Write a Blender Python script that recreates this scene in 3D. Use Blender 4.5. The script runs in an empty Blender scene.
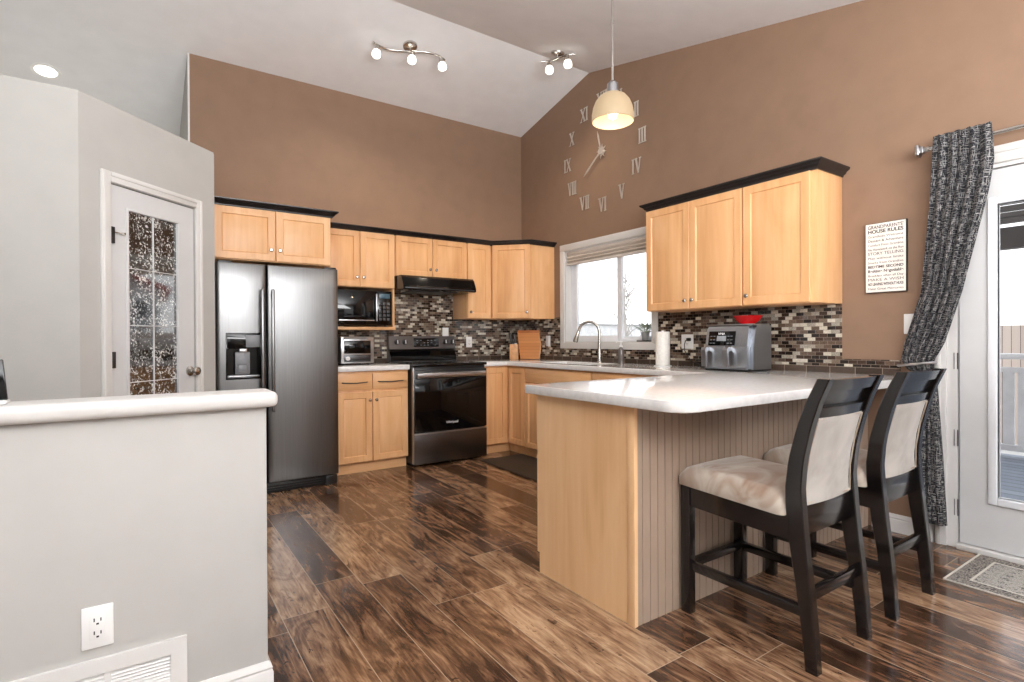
import bpy, bmesh, math, random
from mathutils import Matrix, Vector
R = math.radians
SC = bpy.context.scene
COL = SC.collection
random.seed(7)

# ------------------------------------------------------------------ camera, sky, lights, exposure
CAM = Vector((-3.6644, -5.165, 1.1525))
def make_camera():
    yaw, pitch, roll = R(34.2864), R(-0.2202), R(-0.2874)
    F = Vector((math.sin(yaw) * math.cos(pitch), math.cos(yaw) * math.cos(pitch), math.sin(pitch)))
    X = Vector((math.cos(yaw), -math.sin(yaw), 0)); U = X.cross(F)
    X, U = X * math.cos(roll) + U * math.sin(roll), U * math.cos(roll) - X * math.sin(roll)
    cd = bpy.data.cameras.new('camera'); cd.lens = 538.284 * 36 / 1024; cd.sensor_width = 36
    cd.clip_start = 0.02; cd.clip_end = 200
    o = bpy.data.objects.new('camera', cd); COL.objects.link(o)
    m = Matrix((X, U, -F)).transposed().to_4x4(); m.translation = CAM
    o.matrix_world = m
    SC.camera = o
make_camera()

w = bpy.data.worlds.new('sky'); SC.world = w; w.use_nodes = True
wn = w.node_tree; wn.nodes.clear()
wo = wn.nodes.new('ShaderNodeOutputWorld'); bg = wn.nodes.new('ShaderNodeBackground')
tc = wn.nodes.new('ShaderNodeTexCoord'); sx = wn.nodes.new('ShaderNodeSeparateXYZ'); rp = wn.nodes.new('ShaderNodeValToRGB')
wn.links.new(tc.outputs['Generated'], sx.inputs[0]); wn.links.new(sx.outputs['Z'], rp.inputs[0])
rp.color_ramp.elements[0].color = (1.0, 1.0, 1.0, 1); rp.color_ramp.elements[1].color = (0.80, 0.88, 1.0, 1)
wn.links.new(rp.outputs[0], bg.inputs['Color']); bg.inputs['Strength'].default_value = 1.75
wn.links.new(bg.outputs[0], wo.inputs['Surface'])

def area(name, loc, target, size, power, color=(1, 1, 1), size_y=None):
    l = bpy.data.lights.new(name, 'AREA'); l.energy = power; l.size = size; l.color = color
    if size_y: l.shape = 'RECTANGLE'; l.size_y = size_y
    o = bpy.data.objects.new(name, l); COL.objects.link(o); o.location = loc
    o.rotation_euler = (Vector(target) - Vector(loc)).to_track_quat('-Z', 'Y').to_euler()
    return o
# added fill light behind the camera, aimed up to bounce off the vaulted ceiling
area('bounce_fill', (-3.0, -6.1, 1.9), (-2.6, -5.4, 4), 3.6, 370, (0.985, 0.985, 0.99), 1.8)

SC.view_settings.view_transform = 'Standard'; SC.view_settings.look = 'None'
SC.view_settings.gamma = 1.0; SC.view_settings.use_curve_mapping = False
SC.view_settings.exposure = 0.15
SC.cycles.use_denoising = True
SC.cycles.max_bounces = 8; SC.cycles.diffuse_bounces = 5; SC.cycles.glossy_bounces = 4
SC.cycles.transparent_max_bounces = 12; SC.cycles.sample_clamp_indirect = 6

# ------------------------------------------------------------------ mesh helpers
ID = Matrix.Identity(4)
def T(x, y, z, rz=0): return Matrix.Translation((x, y, z)) @ Matrix.Rotation(R(rz), 4, 'Z')
def bmn(): return bmesh.new()
def box(bm, x0, x1, y0, y1, z0, z1, bev=0, M=ID, seg=2):
    x0, x1 = min(x0, x1), max(x0, x1); y0, y1 = min(y0, y1), max(y0, y1); z0, z1 = min(z0, z1), max(z0, z1)
    v = [bm.verts.new((x, y, z)) for x in (x0, x1) for y in (y0, y1) for z in (z0, z1)]
    fs = [(0, 1, 3, 2), (4, 6, 7, 5), (0, 4, 5, 1), (2, 3, 7, 6), (0, 2, 6, 4), (1, 5, 7, 3)]
    faces = [bm.faces.new([v[i] for i in f]) for f in fs]
    allv = v
    if bev:
        es = list({e for f in faces for e in f.edges})
        r = bmesh.ops.bevel(bm, geom=es + v, offset=bev, segments=seg, affect='EDGES', profile=0.5)
        allv = list({q for f in r['faces'] for q in f.verts} | {q for q in v if q.is_valid})
    if M is not ID: bmesh.ops.transform(bm, matrix=M, verts=allv)
    return bm
def tube(bm, pts, r, seg=10, caps=True, flat=1.0):
    pts = [Vector(p) for p in pts]; n = len(pts)
    rs = r if isinstance(r, (list, tuple)) else [r] * n
    t0 = (pts[1] - pts[0]).normalized()
    up = Vector((0, 0, 1)) if abs(t0.z) < 0.9 else Vector((1, 0, 0))
    a = t0.cross(up).normalized(); rings = []
    for i, p in enumerate(pts):
        t = (pts[min(i + 1, n - 1)] - pts[max(i - 1, 0)]).normalized()
        a = (a - t * a.dot(t)).normalized(); b = t.cross(a)
        rings.append([bm.verts.new(p + (a * math.cos(2 * math.pi * k / seg) + b * flat * math.sin(2 * math.pi * k / seg)) * rs[i]) for k in range(seg)])
    for i in range(n - 1):
        for k in range(seg):
            bm.faces.new((rings[i][k], rings[i][(k + 1) % seg], rings[i + 1][(k + 1) % seg], rings[i + 1][k]))
    if caps:
        bm.faces.new(rings[0][::-1]); bm.faces.new(rings[-1])
    return bm
def cyl(bm, p0, p1, r, seg=20, r1=None): return tube(bm, [p0, p1], [r, r if r1 is None else r1], seg)
def lathe(bm, prof, c=(0, 0, 0), seg=28, M=ID):
    rings = []; c = Vector(c)
    for rad, z in prof:
        if rad < 1e-5: rings.append([bm.verts.new(M @ (c + Vector((0, 0, z))))])
        else: rings.append([bm.verts.new(M @ (c + Vector((rad * math.cos(2 * math.pi * k / seg), rad * math.sin(2 * math.pi * k / seg), z)))) for k in range(seg)])
    for i in range(len(rings) - 1):
        A, B = rings[i], rings[i + 1]
        for k in range(seg):
            k2 = (k + 1) % seg
            if len(A) == 1 and len(B) == 1: continue
            if len(A) == 1: bm.faces.new((A[0], B[k2], B[k]))
            elif len(B) == 1: bm.faces.new((A[k], A[k2], B[0]))
            else: bm.faces.new((A[k], A[k2], B[k2], B[k]))
    return bm
def prism(bm, pts, off):
    """extrude a flat polygon (3-D points) by the vector off"""
    off = Vector(off); a = [bm.verts.new(p) for p in pts]; b = [bm.verts.new(Vector(p) + off) for p in pts]; n = len(pts)
    bm.faces.new(a); bm.faces.new(b[::-1])
    for i in range(n): bm.faces.new((a[i], b[i], b[(i + 1) % n], a[(i + 1) % n]))
    return bm
def slab(bm, outer, holes, mp, off):
    """flat polygon with holes (2-D), mapped to 3-D by mp, extruded by off"""
    off = Vector(off); loops = [outer] + holes; edges = []; va = []
    for lp in loops:
        vs = [bm.verts.new(mp(*p)) for p in lp]; va.append(vs)
        for i in range(len(vs)): edges.append(bm.edges.new((vs[i], vs[(i + 1) % len(vs)])))
    r = bmesh.ops.triangle_fill(bm, edges=edges, use_beauty=True)
    tri = [f for f in r['geom'] if isinstance(f, bmesh.types.BMFace)]
    mp2 = {}
    for vs in va:
        for v in vs: mp2[v] = bm.verts.new(v.co + off)
    for f in tri: bm.faces.new([mp2[v] for v in f.verts][::-1])
    for vs in va:
        for i in range(len(vs)):
            a, b = vs[i], vs[(i + 1) % len(vs)]
            bm.faces.new((a, b, mp2[b], mp2[a]))
    return bm
def sweep(bm, prof, path, closed=False):
    """prof: (out, z) polygon; path: (x, y) points, out = right hand side of the walk"""
    P = [Vector((p[0], p[1])) for p in path]; n = len(P); rings = []
    def nrm(a, b):
        d = (b - a).normalized(); return Vector((d.y, -d.x))
    for i in range(n):
        if i == 0: m = nrm(P[0], P[1]); s = 1
        elif i == n - 1: m = nrm(P[-2], P[-1]); s = 1
        else:
            a, b = nrm(P[i - 1], P[i]), nrm(P[i], P[i + 1]); m = (a + b).normalized(); s = 1 / max(0.3, m.dot(a))
        rings.append([bm.verts.new((P[i].x + m.x * o * s, P[i].y + m.y * o * s, z)) for o, z in prof])
    k = len(prof)
    for i in range(n - 1):
        for j in range(k): bm.faces.new((rings[i][j], rings[i][(j + 1) % k], rings[i + 1][(j + 1) % k], rings[i + 1][j]))
    bm.faces.new(rings[0][::-1]); bm.faces.new(rings[-1])
    return bm
def wloc(o):
    v = Vector((0, 0, 0))
    while o is not None: v += o.location; o = o.parent
    return v
def obj(name, bm, m, parent=None, sharp=35, smooth=True):
    """link a bmesh (built in world coordinates) as ONE mesh object"""
    bmesh.ops.recalc_face_normals(bm, faces=bm.faces)
    if parent is not None: bmesh.ops.translate(bm, vec=-wloc(parent), verts=bm.verts)
    me = bpy.data.meshes.new(name); bm.to_mesh(me); bm.free()
    if smooth:
        me.polygons.foreach_set('use_smooth', [True] * len(me.polygons)); me.set_sharp_from_angle(angle=R(sharp))
    o = bpy.data.objects.new(name, me); COL.objects.link(o); me.materials.append(m)
    if parent is not None: o.parent = parent
    return o
def tag(o, label, cat, group=None, kind=None):
    o['label'] = label; o['category'] = cat
    if group: o['group'] = group
    if kind: o['kind'] = kind
    return o
def thing(name, label, cat, loc=(0, 0, 0), group=None):
    o = bpy.data.objects.new(name, None); COL.objects.link(o); o.location = loc; o.empty_display_size = 0.1
    return tag(o, label, cat, group)
def struct(name, bm, m, label=None, **k):
    o = obj(name, bm, m, **k); o['kind'] = 'structure'
    if label: o['label'] = label
    return o
def text_bm(body, size, M, ext=0.0006, align='CENTER', fit=None, bm=None, bold=0.0):
    c = bpy.data.curves.new('lettering', 'FONT'); c.body = body; c.size = size; c.extrude = ext; c.align_x = align; c.offset = bold
    t = bpy.data.objects.new('lettering', c); COL.objects.link(t)
    dg = bpy.context.evaluated_depsgraph_get(); me = bpy.data.meshes.new_from_object(t.evaluated_get(dg))
    bm = bm or bmn(); n0 = len(bm.verts)
    bm.from_mesh(me); bm.verts.ensure_lookup_table(); vs = bm.verts[n0:]
    if fit and vs:
        wd = max(v.co.x for v in vs) - min(v.co.x for v in vs)
        bmesh.ops.scale(bm, vec=(fit / wd, 1, 1), verts=vs)
    bmesh.ops.transform(bm, matrix=M, verts=vs)
    bpy.data.objects.remove(t); bpy.data.curves.remove(c); bpy.data.meshes.remove(me)
    return bm
def face_mat(loc, facing):
    """text plane: local x right, y up, z toward the viewer"""
    ax = {'-y': ((1, 0, 0), (0, 0, 1), (0, -1, 0)), '-x': ((0, -1, 0), (0, 0, 1), (-1, 0, 0))}[facing]
    m = Matrix([Vector(a) for a in ax]).transposed().to_4x4(); m.translation = loc
    return m

# ------------------------------------------------------------------ materials
def lin(c):
    r = []
    for v in c[:3]:
        v = v / 255; r.append(v / 12.92 if v <= 0.04045 else ((v + 0.055) / 1.055) ** 2.4)
    return (*r, 1)
class NB:
    def __init__(s, name):
        s.m = bpy.data.materials.new(name); s.m.use_nodes = True; s.t = s.m.node_tree; s.t.nodes.clear()
        s.out = s.n('ShaderNodeOutputMaterial'); s.p = s.n('ShaderNodeBsdfPrincipled'); s.l(s.p.outputs[0], s.out.inputs[0])
        s.co = s.n('ShaderNodeTexCoord').outputs['Object']
    def n(s, ty, **k):
        nd = s.t.nodes.new(ty)
        for a, b in k.items(): setattr(nd, a, b)
        return nd
    def l(s, a, b): s.t.links.new(a, b)
    def set(s, inp, v):
        if hasattr(v, 'is_output'): s.l(v, inp)
        else: inp.default_value = v
    def math(s, op, a, b=0.0, c=0.0):
        nd = s.n('ShaderNodeMath', operation=op)
        for i, v in enumerate((a, b, c)): s.set(nd.inputs[i], v)
        return nd.outputs[0]
    def xyz(s, v=None):
        nd = s.n('ShaderNodeSeparateXYZ'); s.l(v or s.co, nd.inputs[0]); return nd.outputs
    def comb(s, x, y, z=0.0):
        nd = s.n('ShaderNodeCombineXYZ')
        for i, v in enumerate((x, y, z)): s.set(nd.inputs[i], v)
        return nd.outputs[0]
    def scale(s, v, sc):
        nd = s.n('ShaderNodeMapping'); s.l(v, nd.inputs[0]); nd.inputs['Scale'].default_value = sc; return nd.outputs[0]
    def noise(s, v, sc, det=3, rough=0.5, dist=0.0):
        nd = s.n('ShaderNodeTexNoise'); s.l(v, nd.inputs['Vector']); nd.inputs['Scale'].default_value = sc
        nd.inputs['Detail'].default_value = det; nd.inputs['Roughness'].default_value = rough; nd.inputs['Distortion'].default_value = dist
        return nd.outputs['Fac']
    def white(s, v):
        nd = s.n('ShaderNodeTexWhiteNoise', noise_dimensions='3D'); s.l(v, nd.inputs['Vector']); return nd.outputs['Value']
    def ramp(s, f, stops, interp='LINEAR'):
        nd = s.n('ShaderNodeValToRGB'); cr = nd.color_ramp; cr.interpolation = interp; s.set(nd.inputs[0], f)
        while len(cr.elements) < len(stops): cr.elements.new(0.5)
        for e, (p, c) in zip(cr.elements, stops): e.position = p; e.color = lin(c)
        return nd.outputs[0]
    def mix(s, f, a, b, mode='MIX'):
        nd = s.n('ShaderNodeMix', data_type='RGBA', blend_type=mode); s.set(nd.inputs[0], f); s.set(nd.inputs[6], a); s.set(nd.inputs[7], b); return nd.outputs[2]
    def bump(s, h, st, dist=0.002):
        nd = s.n('ShaderNodeBump'); nd.inputs['Strength'].default_value = st; nd.inputs['Distance'].default_value = dist
        s.l(h, nd.inputs['Height']); s.l(nd.outputs[0], s.p.inputs['Normal'])
    def fin(s, col=None, rough=0.5, metal=0.0, spec=0.5, **k):
        if col is not None: s.set(s.p.inputs['Base Color'], col)
        s.set(s.p.inputs['Roughness'], rough); s.set(s.p.inputs['Metallic'], metal); s.set(s.p.inputs['Specular IOR Level'], spec)
        for a, v in k.items(): s.set(s.p.inputs[a.replace('_', ' ')], v)
        return s.m
def plain(name, c, rough=0.5, metal=0.0, spec=0.5, var=0.06, vs=6.0, bump=0.0, bs=250, **k):
    b = NB(name); f = b.noise(b.co, vs, 3)
    c2 = tuple(max(0, min(255, v * (1 - var))) for v in c); c1 = tuple(max(0, min(255, v * (1 + var * 0.6))) for v in c)
    col = b.ramp(f, [(0.3, c2), (0.7, c1)])
    if bump: b.bump(b.noise(b.co, bs, 2), bump, 0.001)
    return b.fin(col, rough, metal, spec, **k)
def maple(name, c1, c2, c3, rough=0.38, ax=2):
    b = NB(name); sc = [26.0, 26.0, 26.0]; sc[ax] = 1.3
    g = b.noise(b.scale(b.co, sc), 1.0, 5, 0.6, 0.5); big = b.noise(b.scale(b.co, [4 if i != ax else 0.9 for i in range(3)]), 1.0, 3, 0.55, 1.2)
    f = b.math('ADD', b.math('MULTIPLY', g, 0.45), b.math('MULTIPLY', big, 0.6))
    rnd = b.n('ShaderNodeObjectInfo').outputs['Random']
    f = b.math('ADD', f, b.math('MULTIPLY', rnd, 0.10))
    return b.fin(b.ramp(f, [(0.32, c1), (0.55, c2), (0.8, c3)]), rough, spec=0.45)

M_WHITEWALL = plain('white_wall_paint', (180, 178, 174), 0.75, spec=0.2, var=0.015)
M_BROWNWALL = plain('brown_wall_paint', (138, 111, 91), 0.62, spec=0.3, var=0.03, bump=0.05)
M_CEIL = plain('ceiling_paint', (226, 226, 227), 0.85, spec=0.1, var=0.015, bump=0.15, bs=120)
M_TRIM = plain('white_trim_paint', (210, 208, 205), 0.4, var=0.015)
M_DOORW = plain('white_door_paint', (202, 202, 202), 0.4, var=0.015)
M_VINYL = plain('white_vinyl', (232, 234, 238), 0.35, var=0.02)
M_MAPLE = maple('maple_wood', (203, 147, 96), (222, 170, 119), (234, 188, 140))
M_MAPLEX = maple('maple_wood_horizontal', (203, 147, 96), (222, 170, 119), (234, 188, 140), ax=0)
M_MAPLEY = maple('maple_wood_crosswise', (203, 147, 96), (222, 170, 119), (234, 188, 140), ax=1)
M_MAPLEP = maple('pale_figured_maple', (208, 158, 110), (226, 182, 135), (234, 196, 152))
M_BLACKWOOD = plain('black_painted_wood', (30, 27, 27), 0.25, var=0.2, vs=14)
M_ESPRESSO = plain('espresso_stained_wood', (17, 14, 15), 0.2, var=0.35, vs=9, Coat_Weight=0.4, Coat_Roughness=0.12)
M_QUARTZ = plain('white_quartz', (224, 222, 220), 0.09, var=0.03, vs=40, spec=0.5)
M_CHROME = plain('brushed_nickel', (196, 192, 186), 0.25, 1.0, var=0.05)
M_STEELB = plain('silver_metal', (178, 178, 180), 0.28, 1.0, var=0.05)
M_BLACKGL = plain('black_glass', (8, 8, 9), 0.06, var=0.1, spec=0.4)
M_BLACKPL = plain('black_plastic', (20, 20, 21), 0.35, var=0.1)
M_DKSTEEL = plain('dark_steel', (78, 78, 80), 0.32, 0.9, var=0.06)
M_GREYPL = plain('grey_plastic', (120, 121, 124), 0.4, var=0.05)
M_WHITEPL = plain('white_plastic', (232, 232, 230), 0.35, var=0.01)
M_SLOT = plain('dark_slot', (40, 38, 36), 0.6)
M_RED = plain('red_glaze', (196, 18, 22), 0.2, var=0.1)
M_PAPER = plain('paper_towel', (238, 236, 230), 0.9, spec=0.1, var=0.03, vs=60, bump=0.2, bs=90)
M_LETTERW = plain('pale_lettering', (225, 225, 225), 0.4)
M_LETTERB = plain('black_lettering', (34, 32, 32), 0.6)
M_MAT = plain('dark_mat_rubber', (56, 43, 31), 0.7, var=0.1, vs=30, bump=0.3, bs=160)
M_LEAF = plain('dusty_green_leaf', (146, 158, 142), 0.55, var=0.25, vs=30)
M_POT = plain('grey_ceramic', (138, 140, 140), 0.5, var=0.15)
M_KNIFEW = plain('pale_wood_block', (214, 160, 110), 0.5, var=0.1, vs=20)
M_COPPER = plain('orange_wood_edge', (188, 112, 56), 0.5, var=0.12, vs=14)

def stainless(name, c, rough, ax=2):
    b = NB(name); sc = [3.0, 3.0, 3.0]
    for i in range(3):
        if i != ax: sc[i] = 260.0
    g = b.noise(b.scale(b.co, sc), 1.0, 2)
    big = b.noise(b.co, 2.2, 2)
    r = b.math('ADD', rough - 0.05, b.math('MULTIPLY', b.math('ADD', g, big), 0.06))
    return b.fin(b.ramp(g, [(0.3, tuple(v * 0.93 for v in c)), (0.7, c)]), r, 1.0)
M_FRIDGE = stainless('black_stainless_steel', (126, 126, 126), 0.30)
M_FRYER = stainless('grey_brushed_steel', (168, 172, 178), 0.34)
M_RANGE = stainless('charcoal_brushed_steel', (104, 102, 102), 0.30, ax=0)

def emis(name, c, st, base=None):
    b = NB(name); f = b.noise(b.co, 8, 2)
    return b.fin(lin(base or c), 0.4, Emission_Color=b.ramp(f, [(0.3, c), (0.7, tuple(v * 0.97 for v in c))]), Emission_Strength=st)
M_BULB = emis('lit_frosted_bulb', (255, 244, 224), 3.0)
M_TRACKG = emis('lit_frosted_glass', (255, 250, 240), 3.0)
M_SHADE = emis('lit_alabaster_glass', (255, 222, 176), 0.36, (120, 104, 82))
M_DOWNL = emis('lit_downlight_lens', (255, 250, 240), 2.0)

def glass(name, f0=0.10, rough=0.0, tint=(1, 1, 1, 1)):
    m = bpy.data.materials.new(name); m.use_nodes = True; t = m.node_tree; t.nodes.clear()
    o = t.nodes.new('ShaderNodeOutputMaterial'); mx = t.nodes.new('ShaderNodeMixShader'); tr = t.nodes.new('ShaderNodeBsdfTransparent')
    gl = t.nodes.new('ShaderNodeBsdfGlossy'); gl.inputs['Roughness'].default_value = rough; tr.inputs[0].default_value = tint
    lw = t.nodes.new('ShaderNodeLayerWeight'); lw.inputs['Blend'].default_value = 0.2
    ma = t.nodes.new('ShaderNodeMath'); ma.operation = 'MULTIPLY'; ma.inputs[1].default_value = f0 * 5
    t.links.new(lw.outputs['Fresnel'], ma.inputs[0]); t.links.new(ma.outputs[0], mx.inputs[0])
    t.links.new(tr.outputs[0], mx.inputs[1]); t.links.new(gl.outputs[0], mx.inputs[2]); t.links.new(mx.outputs[0], o.inputs[0])
    return m
M_GLASS = glass('window_glass', 0.08)

def etched():
    b = NB('etched_pantry_glass'); n1 = b.noise(b.co, 78, 3, 0.7); n2 = b.noise(b.co, 14, 2)
    f = b.math('ADD', n1, b.math('MULTIPLY', b.math('SUBTRACT', n2, 0.5), 0.35))
    col = b.ramp(f, [(0.46, (8, 9, 10)), (0.53, (46, 48, 50)), (0.58, (150, 152, 150)), (0.66, (225, 225, 220))])  # dark pantry interior and refracted glints painted in as a speckled colour
    b.bump(n1, 0.03, 0.001)
    return b.fin(col, 0.04, spec=0.5, IOR=2.6)
M_ETCHED = etched()

def mosaic(name, axis):
    b = NB(name); X = b.xyz(); u = X[axis]; z = X[2]
    W, H, G = 0.0505, 0.0240, 0.0022
    row = b.math('FLOOR', b.math('DIVIDE', z, H))
    half = b.math('MULTIPLY', b.math('MODULO', b.math('ABSOLUTE', row), 2.0), 0.5)
    uu = b.math('ADD', b.math('DIVIDE', u, W), half); col = b.math('FLOOR', uu)
    fu = b.math('MULTIPLY', b.math('FRACT', uu), W); fz = b.math('MULTIPLY', b.math('FRACT', b.math('DIVIDE', z, H)), H)
    g = b.math('MAXIMUM', b.math('LESS_THAN', fu, G), b.math('LESS_THAN', fz, G))
    rnd = b.white(b.comb(col, row, 3.0))
    base = b.ramp(rnd, [(0.0, (44, 33, 28)), (0.20, (74, 56, 46)), (0.36, (112, 92, 78)), (0.52, (134, 118, 102)), (0.62, (98, 82, 72)), (0.70, (178, 170, 156)), (0.85, (212, 206, 194))], 'CONSTANT')
    sp = b.noise(b.co, 170, 3, 0.7)
    base = b.mix(0.55, base, b.ramp(sp, [(0.35, (60, 60, 60)), (0.65, (190, 190, 190))]), 'OVERLAY')
    low = b.math('LESS_THAN', z, 0.968)
    # the bottom course: larger dark tiles
    W2 = 0.15; u2 = b.math('DIVIDE', u, W2); g2 = b.math('MAXIMUM', b.math('LESS_THAN', b.math('MULTIPLY', b.math('FRACT', u2), W2), 0.004), b.math('GREATER_THAN', z, 0.965))
    r2 = b.white(b.comb(b.math('FLOOR', u2), 9.0, 1.0)); dk = b.ramp(r2, [(0.0, (66, 54, 46)), (1.0, (98, 82, 70))])
    dk = b.mix(0.4, dk, b.ramp(sp, [(0.35, (70, 70, 70)), (0.65, (170, 170, 170))]), 'OVERLAY')
    base = b.mix(low, base, dk); g = b.mix(low, g, g2)
    c = b.mix(g, base, lin((128, 114, 100)))
    rough = b.mix(g, b.ramp(rnd, [(0, (50, 50, 50)), (0.5, (110, 110, 110))], 'CONSTANT'), lin((220, 220, 220)))
    return b.fin(c, rough, spec=0.5)
M_MOSX = mosaic('mosaic_tile_back', 0); M_MOSY = mosaic('mosaic_tile_side', 1)

def floor_mat():
    b = NB('laminate_planks'); X = b.xyz(); W, L = 0.19, 1.21
    xr = b.math('DIVIDE', b.math('ADD', X[0], 20 * W - 0.025), W); row = b.math('FLOOR', xr); fx = b.math('MULTIPLY', b.math('FRACT', xr), W)
    off = b.white(b.comb(row, 2.0, 5.0)); yr = b.math('ADD', b.math('DIVIDE', X[1], L), b.math('MULTIPLY', off, 3.0))
    colm = b.math('FLOOR', yr); fy = b.math('MULTIPLY', b.math('FRACT', yr), L)
    idv = b.white(b.comb(row, colm, 1.0)); id2 = b.white(b.comb(row, colm, 8.0))
    seam = b.math('MAXIMUM', b.math('LESS_THAN', fx, 0.0032), b.math('LESS_THAN', fy, 0.0032))
    sh = b.math('MULTIPLY', idv, 37.0)
    v = b.comb(b.math('ADD', X[0], sh), b.math('ADD', X[1], b.math('MULTIPLY', id2, 11.0)), sh)
    grain = b.noise(b.scale(v, (46, 3.4, 1)), 1.0, 6, 0.65, 1.4)
    blot = b.noise(b.scale(v, (9, 2.6, 1)), 1.0, 4, 0.6, 2.0)
    knot = b.noise(b.scale(v, (16, 5.5, 1)), 1.0, 3, 0.6, 3.0)
    f = b.math('ADD', b.math('MULTIPLY', grain, 0.50), b.math('MULTIPLY', blot, 0.62))
    f = b.math('ADD', f, b.math('MULTIPLY', b.math('SUBTRACT', idv, 0.5), 0.20))
    f = b.math('SUBTRACT', f, b.math('MULTIPLY', b.math('GREATER_THAN', knot, 0.66), 0.14))
    c = b.ramp(f, [(0.34, (32, 20, 14)), (0.45, (64, 43, 31)), (0.54, (98, 70, 51)), (0.63, (134, 103, 78)), (0.78, (176, 146, 116))])
    c = b.mix(b.math('MULTIPLY', seam, 0.85), c, lin((168, 146, 124)))  # pale tone paints the bevel highlights along the plank seams
    b.bump(b.math('SUBTRACT', b.math('MULTIPLY', grain, 0.35), b.math('MULTIPLY', seam, 0.5)), 0.12, 0.002)
    rough = b.math('ADD', 0.10, b.math('MULTIPLY', grain, 0.10))
    return b.fin(c, rough, spec=0.7)
M_FLOOR = floor_mat()

def curtain_mat():
    b = NB('crosshatch_curtain_fabric'); uv = b.n('ShaderNodeUVMap').outputs[0]
    a = b.noise(b.scale(uv, (330, 22, 1)), 1.0, 2, 0.5); c = b.noise(b.scale(uv, (20, 300, 1)), 1.0, 2, 0.5)
    k = b.math('MAXIMUM', b.math('GREATER_THAN', a, 0.60), b.math('GREATER_THAN', c, 0.59))
    col = b.mix(k, lin((38, 38, 42)), lin((152, 150, 148)))
    b.bump(k, 0.2, 0.001)
    return b.fin(col, 0.9, spec=0.1, Sheen_Weight=0.1)
M_CURTAIN = curtain_mat()

def suede(name, c1, c2):
    b = NB(name); f = b.noise(b.scale(b.co, (3.2, 5.0, 4.0)), 1.0, 3, 0.6, 1.5)
    b.bump(b.noise(b.co, 400, 2), 0.15, 0.0006)
    return b.fin(b.ramp(f, [(0.34, c1), (0.55, c2), (0.75, tuple(min(255, v * 1.06) for v in c2))]), 0.9, spec=0.15, Sheen_Weight=0.35)
M_SEAT = suede('worn_beige_suede', (132, 104, 84), (172, 160, 147)); M_BACKPAD = suede('pale_beige_suede', (152, 146, 138), (168, 163, 156))

def rug_mat():
    b = NB('faded_persian_weave'); X = b.xyz(); u = b.math('ABSOLUTE', X[0]); v = b.math('ABSOLUTE', X[1])
    mu = b.math('ABSOLUTE', b.math('SINE', b.math('MULTIPLY', X[0], 52))); mv = b.math('ABSOLUTE', b.math('SINE', b.math('MULTIPLY', X[1], 40)))
    vor = b.n('ShaderNodeTexVoronoi', feature='F1'); b.l(b.scale(b.comb(u, v, 0), (30, 30, 1)), vor.inputs['Vector'])
    n = b.noise(b.comb(u, v, 0), 38, 4, 0.7, 1.0)
    f = b.math('ADD', b.math('MULTIPLY', vor.outputs['Distance'], 0.5), b.math('MULTIPLY', b.math('ADD', n, b.math('MULTIPLY', b.math('MULTIPLY', mu, mv), 0.35)), 0.6))
    fld = b.ramp(f, [(0.34, (40, 40, 46)), (0.42, (110, 98, 88)), (0.50, (206, 198, 186)), (0.58, (84, 92, 98)), (0.66, (200, 194, 184)), (0.80, (96, 92, 92))])
    e = b.math('MINIMUM', b.math('SUBTRACT', 0.26, u), b.math('SUBTRACT', 0.45, v))
    n2 = b.noise(b.comb(u, v, 2.0), 60, 3, 0.7)
    brd = b.ramp(n2, [(0.42, (60, 58, 62)), (0.5, (172, 164, 154)), (0.58, (80, 76, 76))])
    c = b.mix(b.math('LESS_THAN', e, 0.085), fld, brd)
    ln = b.math('MAXIMUM', b.math('LESS_THAN', e, 0.012), b.math('LESS_THAN', b.math('ABSOLUTE', b.math('SUBTRACT', e, 0.085)), 0.005))
    return b.fin(b.mix(ln, c, lin((206, 200, 190))), 0.95, spec=0.05)
M_RUG = rug_mat()

def bands(name, c1, c2, axis, per, gap, rough=0.6, gapc=(40, 40, 40)):
    b = NB(name); X = b.xyz(); q = b.math('DIVIDE', X[axis], per)
    g = b.math('LESS_THAN', b.math('FRACT', q), gap); r = b.white(b.comb(b.math('FLOOR', q), 1.0, 2.0))
    c = b.ramp(r, [(0.0, c1), (1.0, c2)])
    return b.fin(b.mix(g, c, lin(gapc)), rough, spec=0.3)
M_DECK = bands('weathered_deck_boards', (118, 124, 134), (142, 148, 158), 0, 0.14, 0.07)
M_FENCEW = bands('pinkish_fence_boards', (176, 158, 146), (196, 180, 168), 1, 0.14, 0.06)
M_SIDING = bands('white_siding', (226, 226, 224), (232, 232, 230), 2, 0.18, 0.06, gapc=(190, 190, 190))
M_ROOFT = bands('red_roof_shingle', (150, 70, 62), (172, 88, 76), 2, 0.12, 0.1, gapc=(110, 56, 50))
M_OUTW = plain('white_exterior_paint', (232, 232, 232), 0.5)
M_PERG = plain('dark_pergola_timber', (92, 87, 84), 0.6)
M_SNOW = plain('pale_ground', (205, 203, 198), 0.9, var=0.05, vs=0.7)
M_BARK = plain('pale_bark', (190, 184, 178), 0.9)
M_BLIND = bands('woven_shade_fabric', (205, 196, 186), (218, 210, 202), 2, 0.011, 0.18, 0.9, (178, 168, 158))
M_BEAD = plain('tan_painted_beadboard', (160, 139, 122), 0.5, var=0.03)
M_BOARD = bands('oiled_wood_slats', (196, 126, 68), (212, 144, 84), 2, 0.035, 0.06, 0.5, (160, 98, 50))

# ------------------------------------------------------------------ the setting
H0, YR, HR, SL = 3.52, -1.173, 3.794, 0.2302
def ceil_z(y): return HR - SL * (YR - y) if y < YR else HR - (HR - H0) / -YR * (y - YR)
YB, XLEFT = -7.6, -7.2
b = bmn(); box(b, XLEFT, 0.0, YB, 1.8, -0.12, 0.0); struct('floor', b, M_FLOOR, 'dark brown wood plank floor')
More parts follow.
